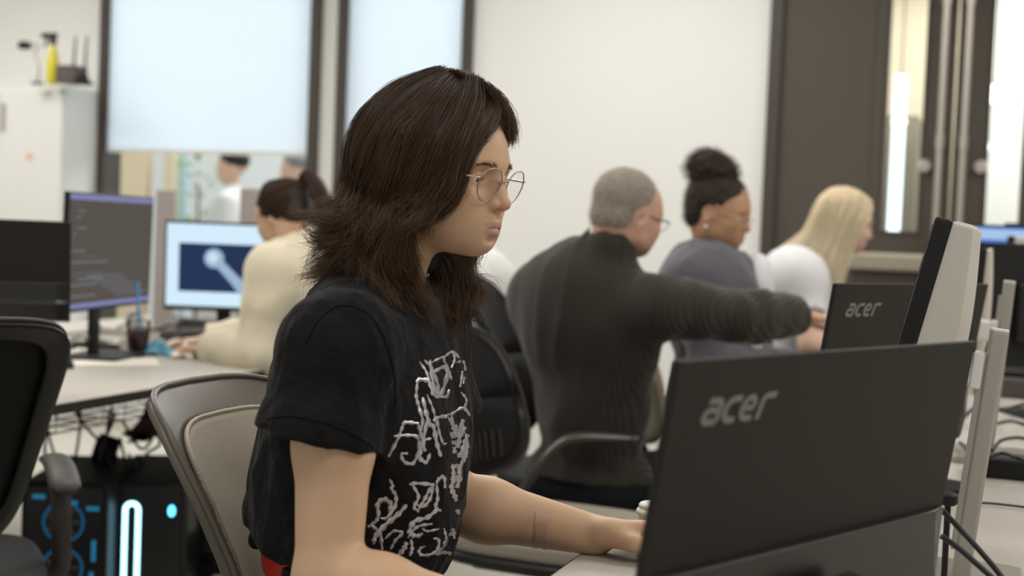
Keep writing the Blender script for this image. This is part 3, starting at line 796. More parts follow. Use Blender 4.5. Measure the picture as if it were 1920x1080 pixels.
wm = white_monitor('white-backed monitor seen edge-on above the right end of the nearest monitor', Vector((0.537, 1.80, 1.062)) + V * 0.165, RY, math.radians(13), 0.38, 0.36, 0.060)
white_monitor('slim white-backed monitor edge just right of the large one', Vector((1.062, 3.05, 1.07)) + V * 0.1, RY, math.radians(3), 0.20, 0.26, 0.022)
white_monitor('distant white-backed monitor beside the blue lit screen at the right', Vector((1.66, 4.50, 1.075)) + V * 0.2, RY, math.radians(5), 0.45, 0.34, 0.10)

def pole(label, top, H, lean, armdir, armz, arml, base_z=0.741):
    """arm pole leaning away from the sitter; local x = room U"""
    t = thing('monitor_pole', label, 'monitor arm pole', (0, 0, 0), 0, 'silver monitor poles')
    M_ = Matrix.Translation(top) @ Matrix.Rotation(RY, 4, 'Z') @ Matrix.Rotation(lean, 4, 'Y')
    t.matrix_world = M_
    L = (top[2] - base_z) / math.cos(lean)
    pr = [(x * 0.76, y * 0.80) for x, y in ((-0.016, -0.011), (-0.010, -0.017), (0.012, -0.017), (0.016, -0.012), (0.016, 0.012), (0.012, 0.017), (-0.010, 0.017), (-0.016, 0.011))]
    MB().prism(pr, -L, 0).build('post', m_silver, t, bevel=0.0015)
    MB().prism([(x * 0.98, y * 0.98) for x, y in pr], 0, 0.004).build('cap', m_white, t, bevel=0.001)
    MB().box((-0.0145, 0, -0.035 - 0.13), (0.008, 0.020, 0.27)).build('cable_cover', m_silver, t, bevel=0.001)
    a = MB().box((-0.026 - arml / 2, 0, armz), (arml, 0.034, 0.046)); a.build('arm', m_white, t, bevel=0.006)
    MB().box((-0.02, 0, armz), (0.014, 0.034, 0.05)).build('clamp', m_white, t, bevel=0.003)
    inv = M_.inverted() @ Matrix.Translation((top[0] - math.sin(lean) * L * math.cos(RY), top[1] - math.sin(lean) * L * math.sin(RY), base_z)) @ Matrix.Rotation(RY, 4, 'Z')
    MB().prism(rrect(0.16, 0.22, 0.02), 0, 0.012, m=inv).build('base_plate', m_silver, t)
    return t
pt = W(1874, 622, 1.78)
pole('silver pole nearest the viewer, standing on the far right desk', pt, 0, math.radians(5.5), -1, -0.055, 0.05)
pt = W(1893, 530, 2.9)
pole('second silver pole from the viewer, rising behind the nearest one', pt, 0, math.radians(4), -1, -0.11, 0.07)
# black monitor backs of the opposite row at the far right
t, s = plain_monitor('large black monitor turned away behind the second silver pole', W(1985, 575, 3.7), 0.12 + math.pi, 0.56, 0.34, 0.0, m_blackg)
t, s = plain_monitor('small far screen glowing blue at the right edge of the photo', W(1862, 472, 4.95), 0.1, 0.30, 0.2, 0.0, emit('screen_blue', srgb(70, 110, 190), 1.0), group=None)
flat(s, emit('screen_paleblue', srgb(160, 190, 225), 1.0), 'title_bar', 0, 0.065, 0.28, 0.04)
t, s = plain_monitor('far screen with a pale blue picture behind the white-backed monitor at the right edge', W(1955, 470, 5.05), 0.1, 0.30, 0.2, 0.0, emit('screen_blue', srgb(70, 110, 190), 1.0))
flat(s, emit('screen_paleblue', srgb(160, 190, 225), 1.0), 'title_bar', 0, 0.05, 0.28, 0.07)
# power brick and cables right desk
t = thing('power_brick', 'black power brick under a tangle of cables on the far right desk', 'power brick', Zp(1900, 890, 0.745) * 1.0, RY)
t.location.z = DZ
MB().box((0, 0, 0.02), (0.16, 0.09, 0.04)).build('housing', m_black, t, bevel=0.005)
MB().box((0, 0, 0.0405), (0.1, 0.04, 0.001)).build('label', m_dkgrey, t)
g = None
desk_cable('black cable arching over the power brick', [(1800, 830, 0.02), (1835, 858, 0.04), (1880, 850, 0.05), (1925, 865, 0.05), (1990, 880, 0)], 0.004)
desk_cable('black cable looping above the power brick at the right edge', [(1860, 845, 0.03), (1880, 825, 0.04), (1920, 822, 0.03), (1960, 840, 0.0)], 0.004)
desk_cable('thin dark cable snaking low across the far right desk', [(1775, 905, 0.0), (1800, 925, 0.0), (1812, 940, 0.0), (1870, 945, 0.0), (1980, 958, 0.0)], 0.0022)
desk_cable('black cable coiled beyond the power brick', [(1852, 800, 0.0), (1890, 790, 0.03), (1920, 796, 0.04), (1960, 810, 0.0)], 0.004)
desk_cable('dark cable lying behind the nearest silver pole', [(1790, 800, 0.0), (1830, 765, 0.04), (1880, 768, 0.05), (1940, 752, 0.0)], 0.005)
cable('cable', [W(1765, 955, 1.62), W(1800, 992, 1.62), W(1835, 1030, 1.60), W(1880, 1085, 1.58), W(1900, 1130, 1.56)], 0.0035, label='upper black cable slanting down past the nearest silver pole')
cable('cable', [W(1765, 1005, 1.60), W(1800, 1030, 1.60), W(1840, 1065, 1.58), W(1880, 1100, 1.56)], 0.0035, label='lower black cable slanting down past the nearest silver pole')
keyboard('dark keyboard on the far right desk under the black monitors', Zp(1890, 640, 0.745) * 1.0 - Vector((0, 0, 0.004)), RY + 1.5)
t = thing('docking_station', 'stack of dark devices on the far right desk behind the silver pole', 'device', Zp(1895, 735, 0.745) - Vector((0, 0, 0.004)), RY)
MB().box((0, 0, 0.03), (0.22, 0.3, 0.06)).build('housing', m_dkgrey, t, bevel=0.006)
MB().box((0, 0, 0.068), (0.16, 0.2, 0.016)).build('lid', m_black, t, bevel=0.003)
t = thing('desk_clamp', 'black knob of a clamp at the right side of the nearest monitor', 'clamp', W(1778, 935, 1.66))
MB().lathe([(0.009, -0.008), (0.012, -0.005), (0.012, 0.005), (0.009, 0.008)], 20).build('knob', m_black, t, smooth=False)
MB().cyl((0, 0, -(t.location.z - DZ)), 0.004, t.location.z - DZ, 12).build('stem', m_black, t)
# white lidded cup behind the hand
t = thing('paper_cup', 'small white lidded cup just behind the hand at the nearest desk', 'cup', (W(1228, 1000, 1.98).x, 1.98, DZ))
MB().lathe([(0.020, 0), (0.022, 0.002), (0.027, 0.044), (0.001, 0.044)], 28).build('body', m_white, t, smooth=False)
MB().lathe([(0.029, 0.043), (0.030, 0.046), (0.0285, 0.049), (0.026, 0.0505), (0.026, 0.056), (0.024, 0.058), (0.001, 0.057)], 28).build('lid', m_white, t)
t = thing('wireless_mouse', 'white mouse held under the hand on the nearest desk', 'mouse', (W(1262, 1030, 1.88).x, 1.865, DZ), RY)
mouse_mesh(0.10, 0.056, 0.030).build('shell', m_white, t, smooth=True)

# ================================================================== PC TOWERS under the left desk
e_blue = emit('led_blue', (0.10, 0.62, 1.0), 3.2)
e_cyan = emit('led_cyan', (0.38, 0.80, 1.0), 3.4)
e_bdim = emit('led_dim_blue', (0.02, 0.16, 0.34), 0.5)
def tower(label, loc, rz, led=True):
    t = thing('computer_tower', label, 'computer', loc, rz, 'computers under the left desk')
    MB().box((0, 0, 0.215), (0.22, 0.46, 0.42)).build('case', m_black, t, bevel=0.008)
    MB().box((0, -0.232, 0.215), (0.20, 0.006, 0.40)).build('front_panel', m_blackg, t, bevel=0.002)
    if led:
        z0, z1 = 0.05, 0.345; r_ = 0.0185
        lx = -0.040; pts = [(-r_, -0.238, z0)] + [(-r_, -0.238, z0 + (z1 - z0) * i / 8) for i in range(1, 9)] + [(-r_ * math.cos(a), -0.238, z1 + r_ * math.sin(a)) for a in [math.radians(20 * k) for k in range(1, 9)]] + [(r_, -0.238, z1 - (z1 - z0) * i / 8) for i in range(0, 9)]
        pts = [(x + lx, y, z) for x, y, z in pts]
        MB().tube(pts, 0.0068, 10).build('led_loop', e_cyan, t)
    sp_ = MB().box((0.1115, 0.02, 0.215), (0.003, 0.38, 0.36)).build('side_panel', m_blackg, t)
    return t
tw = tower('black computer tower with a glowing blue loop and a round blue button', (0, 0, 0), 0)
pp = W(257, 1000, 3.85)
tw.location = Vector((pp.x, pp.y + 0.22, 0.0)); tw.rotation_euler.z = 0.12
pd = W(322, 957, 3.85)
dot = MB().lathe([(0.001, -0.003), (0.0105, -0.003), (0.013, 0), (0.0105, 0.003), (0.001, 0.003)], 20).build('power_button', e_blue, tw)
dot.rotation_euler = (math.pi / 2, 0, 0); dot.location = (0.073, -0.238, pd.z); dot.scale = (0.8, 1.3, 1)
# tower with fans glowing dim blue
t = thing('computer_tower', 'black computer with dim blue fans behind glass, between the dark chair and the glowing loop', 'computer', (W(110, 990, 3.7).x, 3.93, 0), 0.05, 'computers under the left desk')
MB().box((0, 0, 0.22), (0.24, 0.44, 0.44)).build('case', m_black, t, bevel=0.008)
MB().box((0, -0.221, 0.22), (0.21, 0.004, 0.41)).build('glass_panel', m_blackg, t)
for k, zz in enumerate((0.33, 0.20, 0.075)):
    ring = MB(); ring.tube([(0.055 * math.cos(a), -0.226, zz + 0.055 * math.sin(a)) for a in [2 * math.pi * i / 28 for i in range(29)]], 0.003, 6)
    ring.build('fan_ring', e_bdim, t)
    fb = MB()
    for i in range(7):
        a = 2 * math.pi * i / 7
        fb.box((0.032 * math.cos(a), -0.2235, zz + 0.032 * math.sin(a)), (0.034, 0.002, 0.014), rot=(0.3, -a, 0))
    fb.build('fan_blades', m_dkgrey, t)
m_mid = emit('led_mid_blue', (0.04, 0.32, 0.6), 0.4)
for (x, z) in ((-0.07, 0.40), (0.02, 0.385), (0.08, 0.37), (0.085, 0.25), (0.08, 0.16), (-0.02, 0.13), (0.03, 0.13)):
    MB().box((x, -0.2245, z), (0.035 if z > 0.3 or z < 0.15 else 0.012, 0.002, 0.012 if z > 0.3 or z < 0.15 else 0.06)).build('led_strip', m_mid, t)
# cable tangle and cable tray below the left desk
tr = thing('cable_tray', 'black wire cable tray hanging under the left desk', 'cable tray', R(-2.45, 3.4, 0.60), RY)
ty = MB()
for i in range(24): ty.tube([(-0.09, -1.15 + i * 0.1, 0.11), (-0.08, -1.15 + i * 0.1, 0.0), (0.08, -1.15 + i * 0.1, 0.0), (0.09, -1.15 + i * 0.1, 0.11)], 0.002, 5)
for x, z in ((-0.08, 0), (0.0, 0), (0.08, 0), (-0.09, 0.1), (0.09, 0.1)): ty.tube([(x, -1.15, z), (x, 1.15, z)], 0.0025, 5)
ty.build('wire_basket', m_black, tr)
labs = ['black cable drooping lowest under the left desk, beside the dark chair', 'black cable hanging in a V under the left desk', 'black cable hanging straight below the tray in front of the desk leg',
        'black cable looping around the desk leg under the left desk', 'black cable sagging to the right of the desk leg', 'black cable hanging above the brown bag', 'thin black cable dangling from the left desk edge', 'thick black cable bundle knotted beside the desk leg']
cs = [[(85, 775, 4.0), (95, 830, 4.0), (118, 888, 4.0), (140, 860, 4.0), (150, 800, 4.0), (150, 770, 4.0)], [(140, 770, 3.9), (165, 805, 3.9), (190, 825, 3.9), (208, 800, 3.9), (215, 775, 3.9)],
      [(205, 770, 4.0), (198, 830, 4.0), (188, 868, 4.0), (178, 900, 4.0)], [(200, 850, 3.95), (212, 880, 3.95), (225, 900, 3.95), (236, 880, 3.95), (225, 820, 3.95)],
      [(230, 790, 4.0), (262, 840, 4.0), (282, 828, 4.0), (290, 790, 4.0), (270, 770, 4.0)], [(285, 775, 3.95), (300, 830, 3.95), (276, 850, 3.95), (262, 880, 3.95), (240, 850, 3.95)],
      [(80, 770, 3.9), (86, 800, 3.9), (84, 850, 3.9), (88, 880, 3.9)], [(190, 850, 4.05), (200, 835, 4.05), (206, 858, 4.05), (192, 862, 4.05), (204, 842, 4.05), (216, 860, 4.05)]]
for lb, c in zip(labs, cs): cable('hanging_cable', [W(*p) for p in c], 0.0045 if 'thick' not in lb else 0.012, label=lb)
t = thing('power_supply', 'dark cable knot and adapter hanging beside the leg of the left desk', 'adapter', W(197, 848, 4.1))
MB().box((0, 0, 0), (0.07, 0.05, 0.10), rot=(0.2, 0.3, 0.1)).build('housing', m_black, t, bevel=0.008)
MB().tube(catmull([(0, 0, 0.05), (0.02, 0, 0.12), (0.0, 0, 0.2)], 10), 0.004, 8).build('cord', m_cable, t)
cloth('leather_bag', 'brown leather bag lying beneath the left desk behind the mesh chair', 'bag', Vector((W(303, 880, 4.3).x, 4.3, 0.47)), 0.11, 0.09, 0.14, mat('brown_leather', srgb(62, 36, 24), 0.6), 8)
# ================================================================== CHAIRS
m_cgrey = mat('chair_grey_plastic', srgb(94, 87, 77), 0.42, spec=0.4, bump=(300, 0.05, 0.0005))
m_cgreyd = mat('chair_dark_grey', srgb(52, 48, 43), 0.5)
m_cblack = mat('chair_black_plastic', srgb(22, 21, 20), 0.42, spec=0.4, bump=(300, 0.08, 0.0005))
m_mesh_g = mesh_fabric('chair_mesh_grey', srgb(204, 194, 176), srgb(156, 146, 130), 1500)
m_mesh_k = mesh_fabric('chair_mesh_black', srgb(25, 24, 23), srgb(9, 9, 9), 500)
m_seat_g = mat('seat_fabric_grey', srgb(150, 143, 130), 0.85, bump=(700, 0.3, 0.0008))
m_seat_k = mat('seat_fabric_black', srgb(28, 28, 28), 0.85, bump=(700, 0.3, 0.0008))
m_cream = mat('chair_cream', srgb(196, 186, 160), 0.6, bump=(500, 0.1, 0.0006))
def chair(label, loc, rz, frame, meshm, seatm, seat_h=0.47, top=1.0, arms=True, group=None, recline=0.22, panel_k=0.8, grooves=False, bw=0.245, name='office_chair', edge=None, armm=None, backoff=0.0, taper=0.2, sq=4.2):
    """local: the sitter looks along +x"""
    t = thing(name, label, 'chair', loc, rz, group or 'office chairs at the desks')
    armm = armm or frame
    # base star
    for i in range(5):
        a = 2 * math.pi * i / 5 + 0.3
        m = MB().tube([(0.02 * math.cos(a), 0.02 * math.sin(a), 0.10), (0.30 * math.cos(a), 0.30 * math.sin(a), 0.075)], [0.024, 0.015], 10)
        lg = m.build('base_spoke', m_cblack, t)
        c = Vector((0.30 * math.cos(a), 0.30 * math.sin(a), 0.03))
        tt = Vector((-math.sin(a), math.cos(a), 0))
        MB().tube([c - tt * 0.022, c - tt * 0.006], 0.0295, 16).tube([c + tt * 0.006, c + tt * 0.022], 0.0295, 16).tube([c + Vector((0, 0, 0)), c + Vector((0, 0, 0.05))], 0.008, 8).build('caster', m_black, lg)
    MB().cyl((0, 0, 0.08), 0.03, 0.12, 20).cyl((0, 0, 0.2), 0.018, seat_h - 0.28, 18).build('gas_column', m_cblack, t)
    MB().box((-0.02, 0, seat_h - 0.065), (0.30, 0.24, 0.05)).build('mechanism', m_cblack, t, bevel=0.012)
    # seat
    def seat(z0, z1, k, mt, nm):
        out = []
        for a in range(48):
            th = 2 * math.pi * a / 48
            c_, s_ = math.cos(th), math.sin(th)
            e = 2 / 3.6
            out.append((0.0 + 0.245 * k * abs(c_) ** e * (1 if c_ > 0 else -1), 0.25 * k * abs(s_) ** e * (1 if s_ > 0 else -1)))
        MB().prism(out, z0, z1).build(nm, mt, t, bevel=0.018, seg=4)
    seat(seat_h - 0.05, seat_h - 0.022, 1.0, m_cblack, 'seat_pan')
    seat(seat_h - 0.024, seat_h + 0.025, 0.98, seatm, 'seat_cushion')
    # back: superelliptic shell, wrapping forward at its sides
    zc = (top + seat_h + 0.10) / 2; hh = (top - seat_h - 0.10) / 2
    def S(u, w):     # u across (-1..1), w up (-1..1)
        f = (w + 1) / 2
        half = bw * (1 - taper + taper * f ** 0.8)
        x = -0.23 + backoff - recline * f ** 1.35 * (top - seat_h) / 0.53 * 0.9 + 0.018 * math.sin(f * math.pi)
        x += 0.085 * abs(u) ** 2.2 * (1.0 - 0.25 * f) + (0.0 if w < 0.8 else -0.02 * ((w - 0.8) / 0.2) ** 2)
        return Vector((x, u * half, zc + w * hh))
    def outline(th, k):
        c_, s_ = math.cos(th), math.sin(th); e = 2 / sq
        return (k * abs(c_) ** e * (1 if c_ > 0 else -1), k * abs(s_) ** e * (1 if s_ > 0 else -1))
    N = 72
    def ring(k0, k1, n, off=0.0, lip=0.0):
        rows = []
        for i in range(n + 1):
            f = i / n; k = k0 + (k1 - k0) * f
            row = []
            for j in range(N + 1):
                u, w = outline(2 * math.pi * j / N, k)
                p = S(u, w); p.x += off + lip * math.sin(f * math.pi)
                row.append(p)
            rows.append(row)
        return MB().grid(rows)
    fo = ring(panel_k - 0.015, 1.0, 6, 0.0, -0.004).build('back_frame', frame, t, smooth=True, solid=0.014)
    fo.modifiers['solid'].offset = -1
    ed = MB(); ed.tube([S(*outline(2 * math.pi * j / N, 1.0)) for j in range(N + 1)], 0.0048, 8, cap=False); ed.build('edge_rim', edge or frame, fo, smooth=True)
    ins = ring(0.0001, panel_k, 14, 0.004).build('back_mesh', meshm, t, smooth=True, solid=0.006)
    MB().tube([S(*outline(2 * math.pi * j / N, panel_k)) + Vector((0.006, 0, 0)) for j in range(N + 1)], 0.0035, 6, cap=False).build('mesh_piping', meshm, ins, smooth=True)
    if grooves:
        g = MB()
        for i in range(9):
            u = -0.55 + 1.1 * i / 8
            g.tube([S(u, -0.75 + 0.35 * k / 4) + Vector((0.012, 0, 0)) for k in range(5)], 0.004, 6)
        g.build('lumbar_ribs', m_cgreyd, ins)
    sp = MB().tube(catmull([(-0.06, 0, seat_h - 0.05), (-0.20, 0, seat_h - 0.045), (-0.285 + backoff, 0, seat_h + 0.08), S(0, -0.6) + Vector((-0.05, 0, 0)), S(0, -0.2) + Vector((-0.042, 0, 0)), S(0, 0.1) + Vector((-0.036, 0, 0))], 20), 0.018, 10, flat=1.5)
    sp.build('back_spine', m_cblack if frame is m_cblack else m_cgreyd, t, smooth=True)
    if arms == 'loop':
        s = 1
        pts = catmull([(-0.22, s * 0.20, seat_h - 0.03), (-0.175, s * 0.24, seat_h + 0.06), (-0.115, s * 0.262, seat_h + 0.15), (-0.05, s * 0.268, seat_h + 0.19), (0.12, s * 0.262, seat_h + 0.205)], 26)
        MB().tube(pts, [0.013 + 0.011 * math.sin(math.pi * min(1, i / 24)) if i < 24 else 0.011 for i in range(26)], 12, flat=0.55).build('armrest', armm, t, smooth=True)
    elif arms:
        for s in (-1, 1):
            y = s * 0.27
            a = MB().tube(catmull([(-0.02, s * 0.2, seat_h - 0.04), (-0.02, y, seat_h - 0.01), (-0.05, y, seat_h + 0.10), (-0.03, y, seat_h + 0.185)], 14), 0.016, 10, flat=1.3)
            ao = a.build('arm_support', armm, t, smooth=True)
            MB().tube(catmull([(-0.13, y, seat_h + 0.175), (-0.05, y, seat_h + 0.20), (0.06, y, seat_h + 0.205), (0.13, y, seat_h + 0.198)], 12), [0.02] + [0.032] * 10 + [0.018], 12, flat=0.42).build('armrest', armm, ao, smooth=True)
    return t
# the subject's chair
ch1 = chair('grey office chair with a light mesh back, under the person in the black t-shirt', (-0.085, 1.78, 0), RY + 0.02, m_cgrey, m_mesh_g, m_seat_g, 0.47, 0.965, arms=False, recline=0.17, panel_k=0.79, bw=0.225)
# dark chair at the left edge, facing away to the left desk
chair('black mesh chair with a grey lower shell at the left edge of the photo', (W(-210, 900, 2.5).x, 2.62, 0), 2.0, m_cblack, m_mesh_k, m_seat_k, 0.47, 1.01, arms=True, recline=0.2, panel_k=0.88, grooves=True, bw=0.26, taper=0.42, sq=6.5, edge=m_cgreyd, armm=m_cgreyd)
# empty black chair with light cushion
chair('empty black chair with a light grey cushion, between the two nearest seated people', (W(1040, 1000, 3.2).x, 3.22, 0.0), RY - 0.06, m_cblack, m_mesh_k, m_seat_g, 0.47, 0.955, arms='loop', recline=0.16, panel_k=0.88, grooves=True, bw=0.235, edge=m_cgreyd, armm=mat('armrest_dark_gloss', srgb(58, 55, 50), 0.28))
# chair of the man
chair('black chair under the man in the ribbed sweater', (W(1090, 1000, 3.9).x, 3.95, 0), RY + 0.15, m_cblack, m_mesh_k, m_seat_k, 0.47, 1.06, arms=False, recline=0.18, panel_k=0.9, bw=0.235)
# cream chair of the woman with the bun
chair('cream shell chair of the woman with the hair bun, seen from its side', (W(1345, 900, 4.0).x, 4.08, 0), RY + 0.25, m_cream, m_cream, m_seat_g, 0.47, 0.93, arms=False, recline=0.12, panel_k=0.86, bw=0.22)
chair('grey chair hidden behind the nearest monitors, under the blond woman', (W(1530, 900, 4.9).x, 5.0, 0), RY, m_cgrey, m_mesh_g, m_seat_g, 0.47, 0.9, arms=False)
chair('grey chair under the person in the cream sweater', (W(560, 900, 4.35).x, 4.38, 0), math.pi + RY + 0.1, m_cgreyd, m_mesh_k, m_seat_k, 0.47, 0.92, arms=False)
# ================================================================== PEOPLE
def skin_mat(name, base, lip=None):
    m = mat(name, base, 0.48, spec=0.35, sss=0.12, bump=(900, 0.06, 0.0004))
    nt = m.node_tree; b = nt.nodes['Principled BSDF']
    at = nt.nodes.new('ShaderNodeAttribute'); at.attribute_name = 'tint'
    nz = nt.nodes.new('ShaderNodeTexNoise'); nz.inputs['Scale'].default_value = 18; nz.inputs['Detail'].default_value = 5
    tc = nt.nodes.new('ShaderNodeTexCoord'); nt.links.new(tc.outputs['Object'], nz.inputs['Vector'])
    mr = nt.nodes.new('ShaderNodeMapRange'); mr.inputs[3].default_value = 0.95; mr.inputs[4].default_value = 1.05
    nt.links.new(nz.outputs['Fac'], mr.inputs[0])
    vm = nt.nodes.new('ShaderNodeVectorMath'); vm.operation = 'SCALE'
    nt.links.new(at.outputs['Color'], vm.inputs[0]); nt.links.new(mr.outputs[0], vm.inputs['Scale'])
    nt.links.new(vm.outputs[0], b.inputs['Base Color'])
    return m
def head_matrix(c, yaw, pitch, roll=0.0, s=1.0):
    """local +x = where the face looks, +y = the person's left, +z up. yaw: world angle of the look, pitch > 0 looks down"""
    return Matrix.Translation(c) @ Matrix.Rotation(yaw, 4, 'Z') @ Matrix.Rotation(pitch, 4, 'Y') @ Matrix.Rotation(roll, 4, 'X') @ Matrix.Scale(s, 4)

def head_sdf(M, female=True, detail=True, lidopen=1.0, heavy=0.0):
    S = Sdf(M)
    S.el((-0.010, 0, 0.042), (0.094, 0.073, 0.086), 0.02)                 # cranium
    S.el((0.030, 0, 0.040), (0.0645, 0.064, 0.066), 0.03)                 # forehead
    S.el((0.034, 0, -0.006), (0.0585, 0.056, 0.072), 0.03)                # mid face
    jw = 0.046 + heavy * 0.006
    for s in (-1, 1):
        S.rc((0.004, s * jw, -0.040), (0.070, s * 0.013, -0.062), 0.017, 0.0155, 0.022)   # jaw line
        S.rc((0.000, s * 0.056, -0.005), (0.004, s * jw, -0.040), 0.014, 0.016, 0.03)
        S.el((0.062, s * 0.041, -0.004), (0.022, 0.020, 0.017), 0.022)   # cheekbone
        S.el((0.052, s * 0.036, -0.028), (0.030, 0.020, 0.030), 0.026)   # cheek
    S.el((0.036, 0, -0.043), (0.048, 0.043, 0.033), 0.03)                # jaw fill
    S.el((0.0775, 0, -0.0625), (0.0165, 0.0175, 0.0145), 0.018)          # chin
    S.el((0.074, 0, -0.039), (0.0265, 0.029, 0.025), 0.02)               # mouth mound
    for s in (-1, 1):
        S.rc((0.0855, s * 0.010, 0.036), (0.074, s * 0.043, 0.035), 0.0085, 0.009, 0.016) # brow ridge
    # sockets
    for s in (-1, 1):
        S.el((0.0965, s * 0.030, 0.0175), (0.0155, 0.0185, 0.0125), 0.016, sub=True)
    # nose
    S.rc((0.0865, 0, 0.026), (0.1065, 0, -0.0065), 0.0062, 0.0068, 0.011)
    S.rc((0.092, 0, 0.012), (0.099, 0, -0.010), 0.010, 0.0095, 0.012)
    S.el((0.1095, 0, -0.0105), (0.0085, 0.0092, 0.0078), 0.006)
    for s in (-1, 1):
        S.el((0.0980, s * 0.0128, -0.0125), (0.0098, 0.0062, 0.0074), 0.0045)
    if detail:
        for s in (-1, 1):
            S.el((0.1035, s * 0.0066, -0.0198), (0.0062, 0.0034, 0.0050), 0.0015, sub=True)
            # eyelids around the ball
            S.sph((0.0735, s * 0.0310, 0.0185), 0.0136, 0.004)
            S.rc((0.0800, s * 0.0190, 0.0150), (0.0775, s * 0.0445, 0.0165), 0.0050, 0.0045, 0.006)
        # philtrum
        S.rc((0.1035, 0, -0.026), (0.1045, 0, -0.033), 0.0010, 0.0016, 0.004, sub=True)
    # lips
    for s in (-1, 1):
        S.rc((0.1005, s * 0.0045, -0.0370), (0.0945, s * 0.0160, -0.0405), 0.0044, 0.0028, 0.004)
        S.rc((0.0945, s * 0.0160, -0.0405), (0.0855, s * 0.0260, -0.0430), 0.0028, 0.0016, 0.004)
        S.rc((0.0985, s * 0.0030, -0.0490), (0.0905, s * 0.0190, -0.0460), 0.0060, 0.0026, 0.0045)
    if detail:
        for s in (-1, 1):
            S.rc((0.1048, 0, -0.0432), (0.0975, s * 0.015, -0.0436), 0.0013, 0.0013, 0.0012, sub=True)
            S.rc((0.0975, s * 0.015, -0.0436), (0.0872, s * 0.0265, -0.0446), 0.0013, 0.0016, 0.0014, sub=True)
        S.rc((0.0985, -0.010, -0.0590), (0.0985, 0.010, -0.0590), 0.0030, 0.0030, 0.008, sub=True)   # fold under the lip
        # eye openings
        for s in (-1, 1):
            S.el((0.0830, s * 0.0312, 0.0176), (0.0125, 0.0137, 0.0040 * lidopen), 0.001, sub=True)
            # lid crease
            S.rc((0.0880, s * 0.0210, 0.0245), (0.0870, s * 0.0300, 0.0268), 0.0006, 0.0008, 0.003, sub=True)
            S.rc((0.0870, s * 0.0300, 0.0268), (0.0830, s * 0.0405, 0.0250), 0.0008, 0.0006, 0.003, sub=True)
    # ears
    for s in (-1, 1):
        E = Matrix.Translation((-0.006, s * 0.070, 0.004)) @ Matrix.Rotation(s * 0.42, 4, 'Z') @ Matrix.Rotation(0.18, 4, 'Y')
        G = Sdf(M @ E)
        for k in range(9):
            a0 = math.radians(-60 + k * 30); a1 = math.radians(-60 + (k + 1) * 30)
            f = lambda a: (-0.003 + -0.0155 * math.sin(a) * 0.95, s * 0.006, 0.004 + 0.0265 * -math.cos(a) * -1 if False else 0.004 + 0.0260 * math.cos(a))
            pa = (-0.014 * math.sin(a0 + 0.9), s * (0.006 + 0.003 * math.sin(a0 + 0.9)), 0.006 + 0.0235 * math.cos(a0 + 0.9))
            pb = (-0.014 * math.sin(a1 + 0.9), s * (0.006 + 0.003 * math.sin(a1 + 0.9)), 0.006 + 0.0235 * math.cos(a1 + 0.9))
            G.rc(pa, pb, 0.0036, 0.0036, 0.004)
        G.el((0.000, s * 0.001, 0.004), (0.015, 0.0045, 0.024), 0.006)
        G.el((0.004, s * 0.004, -0.022), (0.0075, 0.004, 0.0095), 0.006)
        G.el((0.003, s * 0.007, 0.002), (0.0075, 0.006, 0.011), 0.004, sub=True)
        S.group(G, 0.006)
    return S

def face_extras(M, t_body, iris=(0.045, 0.022, 0.012), lashes=True, brows=(0.02, 0.013, 0.009), gaze_down=0.25, gaze_side=0.0, brow_n=170):
    """eyeballs (white, iris, pupil) as parts; brows and lashes as strands"""
    wm_ = mat('eye_white', srgb(226, 220, 212), 0.15, spec=0.6)
    im = mat('iris_brown', iris, 0.2); pm = mat('pupil_black', (0.004, 0.004, 0.004), 0.1)
    cm_ = mat('cornea', (1, 1, 1), 0.02, trans=1.0, ior=1.33)
    for s in (-1, 1):
        c = Vector((0.0735, s * 0.0310, 0.0185)); r = 0.0119
        E = Matrix.Translation(c) @ Matrix.Rotation(gaze_side, 4, 'Z') @ Matrix.Rotation(gaze_down, 4, 'Y')
        def cap(r0, a0, a1, n=10, seg=28):
            pr = []
            for i in range(n + 1):
                a = math.radians(a0 + (a1 - a0) * i / n); pr.append((r0 * math.sin(a), r0 * math.cos(a)))
            vs = []; fs = []
            for (rr, x) in pr:
                for j in range(seg):
                    th = 2 * math.pi * j / seg; vs.append((x, rr * math.cos(th), rr * math.sin(th)))
            for i in range(n):
                for j in range(seg): fs.append((i * seg + j, i * seg + (j + 1) % seg, (i + 1) * seg + (j + 1) % seg, (i + 1) * seg + j))
            return MB().add(vs, fs, M @ E)
        b = cap(r, 28, 179, 20).build('eyeball', wm_, None, smooth=True)
        i_ = cap(r * 0.995, 11, 28.5, 6).build('iris', im, None, smooth=True)
        p_ = cap(r * 0.995, 0.5, 11.2, 4).build('pupil', pm, None, smooth=True)
        for o in (b, i_, p_):
            o.parent = t_body if o is b else b
            if o is b: o.matrix_parent_inverse = Matrix.Translation(-t_body.location)

